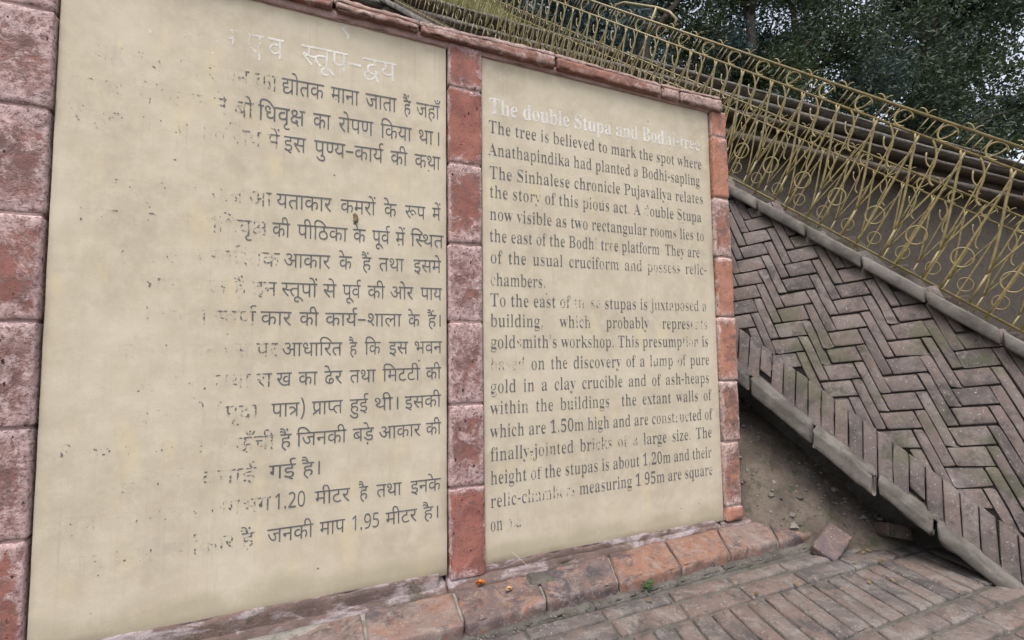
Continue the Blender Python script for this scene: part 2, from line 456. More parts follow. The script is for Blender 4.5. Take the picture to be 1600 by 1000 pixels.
# ------------------------------------------------------------------ lettering outlines
GLY={
 "d5":"-188,847 ~-188,868 ~-159,896 -139,896 ~-118,896 ~-89,868 -89,847 ~-89,826 ~-118,797 -139,797 ~-159,797 ~-188,826|69,863 ~46,763 ~-61,680 -138,680 ~-210,680 ~-318,769 -352,863 -283,887 ~-257,817 ~-189,747 -135,747 ~-77,747 ~-21,822 -5,889",
 "d6":"-185,772 ~-185,796 ~-152,830 -130,830 ~-107,830 ~-75,796 -75,772 ~-75,748 ~-107,714 -130,714 ~-152,714 ~-185,748",
 "d9":"470,218 ~470,148 ~379,80 312,80 ~226,80 ~92,208 29,356 100,382 ~143,276 ~243,153 305,153 ~343,153 ~391,188 391,227 ~391,264 ~350,322 318,347 ~291,342 260,341 255,411 ~323,413 ~380,457 380,494 ~380,530 ~333,562 302,562 ~265,562 ~205,542 171,525 146,594 ~172,608 ~249,632 298,632 ~376,632 ~459,554 459,495 ~459,417 392,375 ~403,365 412,355 ~450,350 486,350 ~518,350 ~568,356 594,363 594,551 521,551 521,622 779,622 779,551 675,551 675,0 594,0 594,290 ~570,284 ~524,279 498,279 ~481,279 455,282 ~470,252",
 "d10":"470,218 ~470,148 ~379,80 312,80 ~226,80 ~92,208 29,356 100,382 ~143,276 ~243,153 305,153 ~343,153 ~391,188 391,227 ~391,264 ~350,322 318,347 ~291,342 260,341 255,411 ~323,413 ~380,457 380,494 ~380,530 ~333,562 302,562 ~265,562 ~205,542 171,525 146,594 ~172,608 ~249,632 298,632 ~376,632 ~459,554 459,495 ~459,417 392,375 ~403,365 412,355 ~450,350 486,350 ~518,350 ~568,356 594,363 594,551 521,551 521,622 1038,622 1038,551 934,551 934,0 853,0 853,551 675,551 675,0 594,0 594,290 ~570,284 ~524,279 498,279 ~481,279 455,282 ~470,252",
 "d11":"271,222 ~242,222 ~184,208 161,197 ~114,225 ~50,301 50,352 ~50,380 ~70,420 87,433 ~110,450 ~172,465 221,465 314,465 314,551 0,551 0,622 505,622 505,551 395,551 395,394 211,394 ~180,394 ~154,388 145,381 ~130,369 130,347 ~130,323 ~158,290 174,277 ~220,294 275,294 ~349,294 ~447,219 447,154 ~447,89 ~364,14 289,4 ~318,-8 ~381,-30 415,-40 382,-110 ~325,-84 ~221,-27 176,1 ~117,4 ~48,33 48,65 ~48,87 ~75,116 101,116 ~121,116 ~164,95 194,70 ~208,68 219,68 ~289,68 ~366,109 366,153 ~366,186 ~317,222",
 "d12":"271,222 ~242,222 ~184,208 161,197 ~114,225 ~50,301 50,352 ~50,380 ~70,420 87,433 ~110,450 ~172,465 221,465 314,465 314,551 0,551 0,622 505,622 505,551 395,551 395,394 211,394 ~180,394 ~154,388 145,381 ~130,369 130,347 ~130,323 ~158,290 174,277 ~220,294 275,294 ~349,294 ~447,219 447,154 ~447,89 ~364,14 289,4 ~318,-8 ~381,-30 415,-40 382,-110 ~325,-84 ~221,-27 176,1 ~117,4 ~48,33 48,65 ~48,87 ~75,116 101,116 ~121,116 ~164,95 194,70 ~208,68 219,68 ~289,68 ~366,109 366,153 ~366,186 ~317,222|293,615 ~272,650 ~243,726 243,762 ~243,829 ~332,896 398,896 ~430,896 ~484,883 504,872 482,806 ~465,815 ~427,827 405,827 ~365,827 ~323,782 323,747 ~323,714 ~350,651 375,615",
 "d13":"0,622 563,622 563,551 453,551 ~485,512 485,464 ~485,374 406,328 ~442,296 ~499,211 499,152 ~499,102 ~454,34 ~376,0 328,0 ~271,0 ~168,61 ~73,199 29,313 100,338 ~128,260 ~195,141 ~274,74 320,74 ~361,74 ~414,111 414,160 ~414,201 ~369,270 329,301 ~299,295 264,294 259,364 ~333,366 ~404,414 404,463 ~404,493 ~374,538 351,551 0,551",
 "d14":"0,622 780,622 780,551 453,551 ~485,512 485,464 ~485,374 406,328 ~417,319 ~437,299 446,288 ~477,310 ~539,333 573,333 ~638,333 ~721,254 721,185 ~721,139 ~691,47 656,0 584,41 ~609,70 ~641,141 641,181 ~641,225 ~600,264 565,264 ~526,264 484,227 ~491,211 ~499,173 499,152 ~499,102 ~454,34 ~376,0 328,0 ~271,0 ~168,61 ~73,199 29,313 100,338 ~128,260 ~195,141 ~274,74 320,74 ~361,74 ~414,111 414,160 ~414,201 ~369,270 329,301 ~299,295 264,294 259,364 ~333,366 ~404,414 404,463 ~404,493 ~374,538 351,551 0,551",
 "d19":"568,551 474,551 474,380 ~474,329 ~459,269 441,246 ~404,198 323,192 307,266 ~329,270 ~360,281 370,292 ~382,304 ~393,339 393,380 393,551 160,551 160,353 ~160,307 ~166,249 ~186,211 ~226,180 260,160 370,98 ~433,62 ~486,-3 486,-53 ~486,-93 ~453,-164 439,-184 367,-142 ~380,-122 ~403,-77 403,-55 ~403,-36 ~387,-7 ~339,28 290,56 203,106 ~164,129 ~109,178 95,212 ~79,248 79,316 79,551 0,551 0,622 568,622",
 "d23":"470,218 ~470,148 ~379,80 312,80 ~226,80 ~92,208 29,356 100,382 ~143,276 ~243,153 305,153 ~343,153 ~391,188 391,227 ~391,264 ~350,322 318,347 ~291,342 260,341 255,411 ~323,413 ~380,457 380,494 ~380,530 ~333,562 302,562 ~265,562 ~205,542 171,525 146,594 ~172,608 ~249,632 298,632 ~376,632 ~459,554 459,495 ~459,417 392,375 ~403,365 412,355 ~450,350 486,350 ~518,350 ~568,356 594,363 594,551 521,551 521,622 1038,622 1038,551 934,551 934,0 853,0 853,551 675,551 675,0 594,0 594,290 ~570,284 ~524,279 498,279 ~481,279 455,282 ~470,252|854,615 ~833,694 ~792,785 ~742,823 708,823 ~686,823 ~652,814 638,809 614,882 ~653,896 705,896 ~759,896 ~838,845 ~901,722 929,615",
 "d25":"777,551 452,551 452,349 ~500,399 569,399 ~634,399 ~716,316 716,239 ~716,193 ~686,89 651,39 579,80 ~604,112 ~636,196 636,237 ~636,284 ~597,330 562,330 ~508,330 452,258 452,0 371,0 371,174 ~347,154 ~276,118 226,118 ~179,118 ~96,156 ~46,233 46,290 ~46,370 ~156,464 244,464 ~267,464 ~324,457 339,454 333,381 ~317,385 ~268,391 249,391 ~191,391 ~127,339 127,292 ~127,239 ~188,188 228,188 ~272,188 ~341,230 371,260 371,551 0,551 0,622 777,622",
 "d26":"729,551 729,0 648,0 648,45 ~613,26 ~530,7 488,7 ~380,7 ~183,114 85,239 ~58,274 ~40,319 40,338 ~40,359 ~70,393 104,393 ~129,393 ~166,370 181,350 ~202,369 ~217,428 217,458 ~217,484 ~210,531 201,551 0,551 0,622 833,622 833,551|534,232 ~569,232 ~627,261 648,280 648,551 281,551 ~298,514 298,458 ~298,376 ~228,280 166,253 ~236,169 ~391,79 490,79 ~533,79 ~611,99 648,122 648,198 ~625,184 ~561,164 521,164 ~474,164 ~399,203 ~356,273 356,319 ~356,392 ~452,473 531,473 ~548,473 ~602,468 616,463 610,394 ~595,398 ~558,404 540,404 ~492,404 ~437,360 437,316 ~437,273 ~492,232",
 "d27":"208,551 208,234 ~208,208 ~183,178 160,178 ~134,178 ~79,220 ~41,280 41,308 ~41,331 ~68,359 102,359 127,359 127,551 0,551 0,622 578,622 578,551 474,551 474,0 393,0 393,551",
 "d30":"649,551 545,551 545,0 465,0 465,165 ~439,148 ~367,118 317,118 ~240,118 ~141,204 141,275 ~141,304 ~166,355 185,371 38,369 38,441 331,441 ~349,441 ~385,440 389,440 382,370 350,370 ~292,370 ~221,321 221,274 ~221,231 ~279,188 317,188 ~367,188 ~438,231 465,260 465,551 0,551 0,622 649,622",
 "d32":"653,551 653,0 572,0 572,370 435,370 ~394,370 378,373 ~414,343 ~458,263 458,218 ~458,172 ~417,110 ~350,80 310,80 ~257,80 ~161,141 ~73,282 31,401 102,426 ~148,292 ~248,153 306,153 ~338,153 ~379,187 379,227 ~379,271 ~318,349 273,377 302,441 572,441 572,551 0,551 0,622 757,622 757,551",
 "d35":"519,551 371,551 371,349 316,349 ~268,349 ~204,333 181,318 ~126,280 126,215 ~126,167 ~170,104 ~241,74 283,74 ~337,74 ~413,99 455,121 482,47 ~438,27 ~339,0 286,0 ~217,0 ~108,52 ~46,150 46,220 ~46,285 ~114,374 ~225,420 288,420 290,420 290,551 0,551 0,622 519,622",
 "d36":"600,551 371,551 371,414 ~451,384 ~539,271 539,198 ~539,128 ~473,41 ~363,0 297,0 ~184,0 ~46,113 46,216 ~46,283 ~114,374 ~225,420 287,420 290,420 290,551 0,551 0,622 600,622|293,72 ~364,72 ~458,133 458,200 ~458,248 ~400,325 343,349 308,349 ~234,349 187,321 ~159,304 ~126,249 126,210 ~126,140 ~221,72",
 "d37":"358,222 ~329,222 ~271,208 248,197 ~201,225 ~137,301 137,352 ~137,380 ~157,420 174,433 ~197,450 ~259,465 308,465 401,465 401,551 0,551 0,622 592,622 592,551 482,551 482,394 298,394 ~267,394 ~241,388 232,381 ~217,369 217,347 ~217,323 ~245,290 261,277 ~307,294 362,294 ~436,294 ~534,219 534,154 ~534,87 ~436,0 337,0 ~239,0 ~84,88 25,158 86,207 ~143,139 ~262,74 337,74 ~453,74 453,152 ~453,187 ~404,222",
 "d38":"307,0 ~229,0 ~112,55 ~46,158 46,231 ~46,301 ~118,396 ~236,445 305,446 305,551 0,551 0,622 577,622 577,551 385,551 385,375 346,375 ~282,375 ~213,358 188,341 ~158,322 ~126,262 126,221 ~126,163 ~190,89 248,75 ~233,115 233,157 ~233,191 ~266,251 ~331,288 380,288 ~429,288 ~492,251 ~523,191 523,157 ~523,87 ~408,0|306,140 ~306,103 323,70 ~378,71 ~448,116 448,157 ~448,187 ~413,221 385,221 ~350,221 ~306,178",
 "d39":"634,551 634,0 553,0 553,551 420,551 420,321 ~420,279 ~403,221 385,198 ~364,173 ~298,146 251,146 ~158,146 114,205 ~97,228 ~79,298 79,352 79,551 0,551 0,622 737,622 737,551|249,217 ~301,217 321,249 ~332,266 ~339,310 339,353 339,551 160,551 160,353 ~160,314 ~168,268 178,251 ~189,235 ~222,217",
 "d40":"481,551 481,0 400,0 400,328 291,328 ~230,328 ~169,316 150,299 ~126,280 126,237 ~126,188 ~200,97 271,40 217,-12 ~171,28 ~92,108 ~45,194 45,242 ~45,277 ~72,333 93,351 ~122,376 ~204,399 272,399 400,399 400,551 0,551 0,622 584,622 584,551",
 "d41":"553,551 553,0 472,0 472,180 ~443,161 ~363,132 308,132 ~223,132 ~104,229 83,322 ~178,342 ~255,413 255,467 ~255,517 ~208,568 171,568 ~146,568 ~114,544 114,521 ~114,470 195,461 187,391 ~122,400 ~46,461 46,519 ~46,575 ~119,632 172,632 ~213,632 ~288,597 ~336,525 336,469 ~336,395 ~256,303 182,274 ~205,238 ~263,203 314,203 ~366,203 ~440,243 472,275 472,551 390,551 390,622 656,622 656,551",
 "d42":"413,-58 ~392,-24 ~354,46 342,73 ~330,71 ~302,68 287,68 ~245,68 ~160,89 ~89,136 ~46,215 46,272 ~46,316 ~77,379 102,401 ~135,430 ~231,456 290,456 295,456 295,551 0,551 0,622 534,622 534,551 376,551 376,385 327,385 ~269,385 ~198,371 173,355 ~151,340 ~126,294 126,262 ~126,209 ~205,140 287,140 ~293,140 ~305,140 312,141 ~306,161 306,176 ~306,211 ~348,240 373,240 ~416,240 ~461,191 461,162 ~461,130 ~432,95 410,86 ~422,62 ~455,11 480,-24",
 "d43":"630,551 526,551 526,0 445,0 445,150 ~414,130 ~341,103 283,103 ~206,103 ~111,184 111,251 ~111,278 ~129,328 148,348 ~101,366 ~42,437 42,493 ~42,553 ~124,632 187,632 ~240,632 ~311,576 311,531 ~311,484 271,443 210,482 ~221,492 ~230,515 230,526 ~230,541 ~210,568 184,568 ~156,568 ~116,524 116,489 ~116,457 ~147,418 ~196,400 223,397 ~253,405 288,405 ~299,405 ~326,403 333,402 326,332 ~320,333 ~303,333 298,333 ~248,333 ~191,292 191,254 ~191,213 ~248,173 292,173 ~345,173 ~419,216 445,245 445,551 383,551 383,622 630,622",
 "d44":"0,622 569,622 569,551 466,551 466,0 385,0 385,298 204,298 204,244 ~204,216 ~176,188 153,188 ~129,188 ~75,230 ~37,290 37,318 ~37,341 ~64,369 98,369 385,369 385,551 0,551",
 "d46":"479,551 479,0 398,0 398,191 ~369,172 ~301,146 254,146 ~214,146 ~149,173 128,194 ~103,221 ~79,294 79,358 79,551 0,551 0,622 583,622 583,551|398,551 160,551 160,369 ~160,328 ~166,280 ~179,251 190,240 ~213,217 263,217 ~303,217 ~373,255 398,280",
 "d48":"585,551 482,551 482,0 401,0 401,165 ~374,147 ~297,118 241,118 ~185,118 ~96,160 ~46,235 46,286 ~46,372 ~167,464 265,464 ~279,464 ~319,461 ~358,457 369,454 363,385 ~343,389 ~293,395 268,395 ~248,395 230,392 365,224 ~384,238 401,256 401,551 0,551 0,622 585,622|127,287 ~127,235 ~194,184 242,184 ~260,184 ~293,190 308,195 168,370 ~127,342",
 "d49":"174,632 ~211,632 ~269,611 291,586 ~309,567 ~332,499 332,437 332,321 533,321 533,551 402,551 402,622 717,622 717,551 614,551 614,0 533,0 533,250 332,250 332,213 ~332,180 ~303,151 283,151 ~264,151 ~222,176 ~186,215 ~164,259 164,278 ~164,296 ~191,321 224,321 253,321 253,426 ~253,473 ~243,523 232,538 ~212,568 169,568 ~142,568 ~114,542 114,521 ~114,493 ~161,463 218,460 210,389 ~135,395 ~46,456 46,520 ~46,579 ~122,632",
 "d50":"509,551 509,0 428,0 428,250 207,250 207,213 ~207,180 ~178,151 159,151 ~140,151 ~98,176 ~62,215 ~39,259 39,278 ~39,296 ~66,321 100,321 126,321 126,551 0,551 0,622 612,622 612,551|428,551 207,551 207,321 428,321",
 "d51":"595,622 595,551 491,551 491,0 410,0 410,179 ~382,161 ~304,132 253,132 ~163,132 ~52,253 38,353 ~100,366 ~160,413 160,457 ~160,485 ~137,533 123,551 0,551 0,622|129,301 ~149,252 ~210,203 259,203 ~309,203 ~383,245 410,274 410,551 211,551 ~240,499 240,445 ~240,337",
 "d52":"395,42 341,-12 ~282,37 ~178,137 ~98,225 75,256 ~53,287 ~40,323 40,340 ~40,359 ~70,393 104,393 ~129,393 ~166,370 181,349 ~220,369 ~256,429 256,468 ~256,491 ~246,536 239,551 0,551 0,622 424,622 424,551 320,551 ~336,516 336,458 ~336,403 ~292,327 ~216,274 167,254 ~212,202 ~331,91",
 "d54":"0,551 0,622 693,622 693,551 589,551 589,0 508,0 508,355 ~502,356 494,356 ~470,356 ~420,332 ~374,269 356,208 279,232 ~291,278 311,313 ~287,331 ~239,353 209,353 ~169,353 ~126,307 126,271 ~126,233 ~169,164 ~251,89 309,40 255,-12 ~197,38 ~101,129 ~45,222 45,275 ~45,328 ~94,395 ~168,426 204,426 ~248,426 ~321,397 354,370 ~412,426 499,426 ~504,426 508,426 508,551",
 "d57":"571,551 467,551 467,0 387,0 387,165 ~361,147 ~286,118 233,118 ~179,118 ~95,160 ~46,235 46,286 ~46,372 ~161,464 255,464 ~268,464 ~307,461 ~344,457 354,454 349,381 ~330,385 ~282,391 259,391 ~197,391 ~127,337 127,287 ~127,236 ~190,188 235,188 ~287,188 ~362,233 387,260 387,551 0,551 0,622 571,622",
 "d58":"122,189 ~87,189 ~40,224 40,255 ~40,284 ~76,314 104,314 ~122,314 ~161,299 191,276 ~241,292 ~305,378 305,443 ~305,499 ~246,566 199,566 ~168,566 ~138,539 138,516 ~138,501 ~157,466 ~214,442 270,440 253,370 ~159,376 ~66,459 66,517 ~66,568 ~137,632 204,632 ~251,632 ~333,589 ~384,504 384,440 ~384,371 ~315,254 254,221 ~299,182 ~383,87 414,43 350,-1 ~299,71 ~216,164 179,194 ~152,189|591,551 591,0 510,0 510,551 421,551 421,622 695,622 695,551",
 "d60":"587,551 587,0 506,0 506,266 ~477,257 ~419,251 380,251 ~338,251 ~245,266 212,277 ~192,264 167,253 ~208,201 ~319,91 380,42 326,-12 ~270,37 ~171,137 ~95,225 73,256 ~51,287 ~40,323 40,340 ~40,359 ~70,393 104,393 ~129,393 ~166,370 181,350 ~202,369 ~217,428 217,458 ~217,488 ~208,536 201,551 0,551 0,622 691,622 691,551|369,322 ~408,322 ~472,330 506,339 506,551 281,551 ~288,534 ~298,488 298,458 ~298,416 ~279,354 262,333 ~314,322",
 "d61":"321,69 ~357,80 ~403,116 403,148 ~403,186 ~345,229 280,229 ~211,229 ~138,172 138,124 ~138,93 ~161,35 ~232,-36 302,-89 248,-142 ~157,-71 ~58,53 58,130 ~58,168 ~89,227 115,248 ~96,266 ~69,318 69,352 ~69,380 ~89,420 106,433 ~129,450 ~188,465 229,465 361,465 361,551 0,551 0,622 546,622 546,551 442,551 442,394 230,394 ~199,394 ~173,388 164,381 ~149,369 149,347 ~149,327 ~169,296 183,284 ~230,300 284,300 ~353,300 ~440,258 ~481,191 481,153 ~481,95 ~413,19 348,2",
 "d64":"-338,-134 ~-338,-110 ~-305,-76 -283,-76 ~-260,-76 ~-228,-110 -228,-134 ~-228,-159 ~-260,-192 -283,-192 ~-305,-192 ~-338,-159",
 "d66":"170,551 170,0 89,0 89,551 0,551 0,622 273,622 273,551",
 "d67":"89,551 0,551 0,622 80,622 ~68,644 ~53,694 53,724 ~53,802 ~169,896 266,896 ~407,896 ~625,743 704,615 620,615 ~467,824 283,824 ~213,824 ~134,765 134,714 ~134,684 ~153,639 165,622 273,622 273,551 170,551 170,0 89,0",
 "d68":"-185,615 ~-202,650 ~-220,714 -220,748 ~-220,813 ~-136,896 -61,896 ~-1,896 ~79,839 ~137,718 163,622 273,622 273,551 170,551 170,0 89,0 89,551 0,551 0,622 87,622 ~59,726 ~-2,825 -57,825 ~-97,825 ~-139,776 -139,733 ~-139,699 ~-119,644 -105,615",
 "d69":"-248,-12 ~-194,11 -136,11 ~-61,11 ~22,-66 22,-129 ~22,-190 ~-71,-268 -157,-268 ~-254,-268 ~-395,-176 -455,-100 -394,-57 ~-355,-105 ~-285,-167 ~-206,-196 -157,-196 ~-51,-196 -51,-122 ~-51,-89 ~-100,-57 -131,-57 ~-158,-57 ~-201,-68 -222,-79",
 "d70":"-63,-245 ~-88,-255 ~-145,-268 -173,-268 ~-248,-268 ~-333,-189 -333,-126 ~-333,-69 ~-241,11 -162,11 ~-87,11 ~25,-45 ~111,-136 145,-189 83,-228 ~29,-145 ~-83,-57 -156,-57 ~-207,-57 ~-259,-96 -259,-128 ~-259,-166 ~-209,-196 -178,-196 ~-151,-196 ~-109,-185 -88,-175",
 "d71":"27,-233 ~2,-246 ~-65,-268 -106,-268 ~-181,-268 ~-266,-189 -266,-126 ~-266,-70 ~-177,13 -89,18 -82,-48 ~-140,-55 ~-192,-99 -192,-132 ~-192,-166 ~-142,-197 -111,-197 ~-79,-197 ~-32,-182 2,-164",
 "d75":"-169,615 ~-190,694 ~-231,785 ~-281,823 -315,823 ~-337,823 ~-371,814 -385,809 -409,882 ~-370,896 -318,896 ~-264,896 ~-185,845 ~-122,722 -94,615",
 "d76":"-179,615 ~-206,655 ~-251,692 ~-294,703 -320,703 ~-340,703 ~-382,691 -402,682 -428,751 ~-405,761 ~-355,773 -326,773 ~-281,773 ~-211,730 -187,692 -183,694 ~-203,746 ~-241,803 ~-285,827 -316,827 ~-340,827 ~-372,819 -386,813 -409,882 ~-370,896 -318,896 ~-264,896 ~-185,845 ~-122,722 -94,615",
 "d79":"170,551 170,0 89,0 89,551 0,551 0,622 273,622 273,551|90,615 ~69,694 ~28,785 ~-22,823 -56,823 ~-78,823 ~-112,814 -126,809 -150,882 ~-111,896 -59,896 ~-5,896 ~74,845 ~137,722 165,615",
 "d104":"194,622 275,622 275,0 194,0",
 "d107":"275,632 ~347,632 ~429,556 429,499 ~429,460 ~394,387 ~312,306 241,256 362,160 ~402,129 ~433,69 433,34 ~433,3 ~408,-50 386,-79 321,-30 ~335,-15 ~350,15 350,34 ~350,54 ~333,84 310,103 128,254 132,276 ~238,344 ~348,448 348,498 ~348,530 ~307,562 276,562 ~245,562 ~210,534 210,510 ~210,488 ~241,455 280,444 231,386 ~182,407 ~134,469 134,517 ~134,544 ~163,597 ~226,632",
 "d179":"623,551 623,0 542,0 542,325 ~511,310 ~440,293 390,293 ~340,293 ~257,313 225,326 ~178,297 ~128,244 128,208 ~128,188 ~148,147 ~200,120 247,120 ~258,120 269,121 ~263,139 263,157 ~263,189 ~303,216 328,216 ~369,216 ~413,164 413,136 ~413,108 ~388,76 365,66 ~383,43 ~421,2 448,-24 390,-65 ~363,-34 ~314,27 298,53 ~286,51 ~258,50 245,50 ~186,50 ~96,91 ~46,162 46,205 ~46,260 ~115,333 164,361 ~120,390 ~74,461 74,507 ~74,560 ~155,632 231,632 ~293,632 ~382,574 382,515 ~382,467 ~336,401 295,373 ~314,368 ~357,364 379,364 ~425,364 ~504,385 542,411 542,551 453,551 453,622 727,622 727,551|153,502 ~153,469 ~195,416 228,399 ~303,448 303,506 ~303,530 ~269,566 229,566 ~195,566 ~153,532",
 "d181":"-190,615 ~-211,650 ~-240,726 -240,762 ~-240,829 ~-151,896 -85,896 ~-53,896 ~1,883 21,872 -1,806 ~-18,815 ~-56,827 -78,827 ~-118,827 ~-160,782 -160,747 ~-160,714 ~-133,651 -108,615",
 "d197":"251,146 ~158,146 114,205 ~97,228 ~79,298 79,352 79,551 0,551 0,622 481,622 481,551 420,551 420,321 ~420,279 ~403,221 385,198 ~364,173 ~298,146|249,217 ~301,217 321,249 ~332,266 ~339,310 339,353 339,551 160,551 160,353 ~160,314 ~168,268 178,251 ~189,235 ~222,217",
 "d203":"160,551 160,369 ~160,328 ~166,280 ~179,251 190,240 ~213,217 263,217 ~304,217 ~375,257 400,282 436,214 ~396,186 ~313,146 254,146 ~214,146 ~149,173 128,194 ~103,221 ~79,294 79,358 79,551 0,551 0,622 322,622 322,551",
 "d215":"369,322 ~400,322 ~450,327 478,332 486,260 ~461,255 ~409,251 380,251 ~338,251 ~245,266 212,277 ~192,264 167,253 ~208,201 ~319,91 380,42 326,-12 ~270,37 ~171,137 ~95,225 73,256 ~51,287 ~40,323 40,340 ~40,359 ~70,393 104,393 ~129,393 ~166,370 181,350 ~202,369 ~217,428 217,458 ~217,488 ~208,536 201,551 0,551 0,622 403,622 403,551 281,551 ~288,534 ~298,488 298,458 ~298,416 ~279,354 262,333 ~314,322",
 "d256":"172,-24 125,43 393,205 393,551 208,551 208,234 ~208,208 ~183,178 160,178 ~134,178 ~79,220 ~41,280 41,308 ~41,331 ~68,359 102,359 127,359 127,551 0,551 0,622 578,622 578,551 474,551 474,0 393,0 393,122",
 "d269":"127,65 80,132 326,281 ~284,335 ~223,380 181,380 ~153,380 ~96,364 55,343 27,417 ~61,433 ~135,456 179,456 ~219,456 ~283,431 ~345,374 382,326 382,551 0,551 0,622 566,622 566,551 463,551 463,0 382,0 382,234",
 "d274":"45,53 214,153 ~160,162 128,194 ~103,221 ~79,294 79,358 79,551 0,551 0,622 583,622 583,551 479,551 479,0 398,0 398,193 92,-13|398,551 160,551 160,369 ~160,328 ~166,280 ~179,251 190,240 ~213,217 262,217 ~301,217 ~373,255 398,280",
 "d403":"284,300 ~355,300 ~442,260 ~481,196 481,160 ~481,107 ~419,39 360,18 333,85 ~365,96 ~404,129 404,157 ~404,191 ~347,229 282,229 ~205,229 ~138,175 138,135 ~138,112 ~159,61 ~225,3 292,-31 ~309,-29 325,-29 ~400,-29 ~483,-106 483,-169 ~483,-230 ~390,-308 304,-308 ~207,-308 ~66,-216 6,-140 67,-97 ~106,-145 ~176,-207 ~255,-236 304,-236 ~410,-236 410,-162 ~410,-129 ~361,-97 330,-97 ~303,-97 ~260,-108 239,-119 223,-79 ~134,-25 ~58,77 58,137 ~58,172 ~88,229 113,249 ~95,267 ~69,318 69,352 ~69,380 ~89,420 106,433 ~129,450 ~188,465 229,465 361,465 361,551 0,551 0,622 546,622 546,551 442,551 442,394 230,394 ~199,394 ~173,388 164,381 ~149,369 149,347 ~149,328 ~168,297 182,285 ~229,300",
 "d418":"498,159 ~438,159 ~358,237 358,300 ~358,303 358,304 ~343,312 ~306,324 284,326 ~262,303 ~202,268 167,254 ~212,202 ~331,91 395,42 341,-12 ~282,37 ~178,137 ~98,225 75,256 ~53,287 ~40,323 40,340 ~40,359 ~70,393 104,393 ~129,393 ~166,370 181,349 ~220,369 ~256,429 256,468 ~256,491 ~246,536 239,551 0,551 0,622 801,622 801,551 320,551 ~336,516 336,458 ~336,421 325,390 ~353,384 378,373 ~396,401 ~461,437 510,437 ~571,437 ~664,382 ~736,289 764,232 701,198 ~655,284 ~567,369 512,369 ~469,369 ~429,326 429,298 ~429,261 ~471,230 500,230 ~515,230 ~544,235 561,242 585,175 ~560,165 ~516,159",
 "d449":"-169,615 ~-190,694 ~-231,785 ~-281,823 -315,823 ~-337,823 ~-371,814 -385,809 -409,882 ~-370,896 -318,896 ~-264,896 ~-185,845 ~-122,722 -94,615|-113,821 ~-113,845 ~-80,879 -58,879 ~-35,879 ~-2,845 -2,821 ~-2,797 ~-35,763 -58,763 ~-80,763 ~-113,797",
 "d452":"-179,615 ~-206,655 ~-251,692 ~-294,703 -320,703 ~-340,703 ~-382,691 -402,682 -428,751 ~-405,761 ~-355,773 -326,773 ~-281,773 ~-211,730 -187,692 -183,694 ~-203,746 ~-241,803 ~-285,827 -316,827 ~-340,827 ~-372,819 -386,813 -409,882 ~-370,896 -318,896 ~-264,896 ~-185,845 ~-122,722 -94,615|-113,816 ~-113,840 ~-80,874 -58,874 ~-35,874 ~-2,840 -2,816 ~-2,792 ~-35,758 -58,758 ~-80,758 ~-113,792",
 "d461":"170,551 170,0 89,0 89,551 0,551 0,622 273,622 273,551|90,615 ~69,694 ~28,785 ~-22,823 -56,823 ~-78,823 ~-112,814 -126,809 -150,882 ~-111,896 -59,896 ~-5,896 ~74,845 ~137,722 165,615|146,821 ~146,845 ~179,879 201,879 ~224,879 ~257,845 257,821 ~257,797 ~224,763 201,763 ~179,763 ~146,797",
 "d529":"227,-125 ~171,-125 ~87,-84 ~40,-13 40,33 ~40,92 ~106,171 163,187 ~146,224 146,272 ~146,316 ~177,379 202,401 ~236,430 ~331,456 390,456 395,456 395,551 0,551 0,622 634,622 634,551 476,551 476,385 427,385 ~369,385 ~298,371 273,355 ~227,324 227,262 ~227,209 ~306,140 390,140 ~394,140 ~404,140 411,141 ~406,161 406,176 ~406,211 ~448,240 473,240 ~516,240 ~561,191 561,162 ~561,130 ~527,93 501,83 585,-138 516,-166 459,-6 ~417,-54 ~308,-125|119,34 ~119,-15 ~186,-56 229,-56 ~273,-56 ~345,-18 ~404,40 428,72 ~418,71 ~400,70 394,70 ~346,70 ~247,96 210,127 ~171,118 ~119,70",
 "d536":"264,-11 ~179,-11 ~77,69 77,136 ~77,190 108,230 ~80,252 ~42,312 42,352 ~42,380 ~62,420 79,433 ~102,451 ~160,465 202,465 270,465 270,551 0,551 0,622 699,622 699,551 595,551 595,-12 514,-12 514,101 ~491,77 ~422,25 ~327,-11|514,551 351,551 351,394 203,394 ~172,394 ~146,388 137,381 ~122,369 122,347 ~122,325 ~146,290 166,277 ~214,300 277,300 ~290,300 ~328,297 ~363,293 373,290 367,218 ~349,221 ~305,227 282,227 ~220,227 ~158,182 158,141 ~158,99 ~217,59 265,59 ~344,59 ~462,143 514,211",
 "d795":"213,-165 ~138,-62 ~68,199 68,337 ~68,477 ~137,730 213,832 294,832 ~226,726 ~153,472 153,336 ~153,203 ~225,-56 295,-165",
 "d796":"60,-165 ~128,-59 ~200,197 200,330 ~200,464 ~129,723 59,832 141,832 ~216,729 ~286,467 286,329 ~286,190 ~216,-64 141,-165",
 "d801":"72,54 ~72,91 ~108,121 133,121 ~159,121 ~196,91 196,54 ~196,18 ~159,-14 133,-14 ~108,-14 ~72,18",
 "d803":"275,-10 ~160,-10 ~48,185 48,358 ~48,474 ~93,638 ~193,725 275,725 ~391,725 ~504,532 504,358 ~504,243 ~459,78 ~358,-10|275,66 ~350,66 ~414,210 414,358 ~414,504 ~350,649 275,649 ~200,649 ~138,504 138,358 ~138,212 ~200,66",
 "d804":"261,0 261,446 ~261,488 ~264,589 265,622 ~249,605 ~226,584 206,567 134,508 87,568 274,714 347,714 347,0",
 "d805":"47,76 218,262 ~267,315 ~336,399 ~374,481 374,530 ~374,587 ~310,649 259,649 ~213,649 ~138,611 104,582 54,640 ~93,675 ~196,724 260,724 ~354,724 ~464,622 464,533 ~464,478 ~420,380 ~343,284 293,231 156,85 156,81 492,81 492,0 47,0",
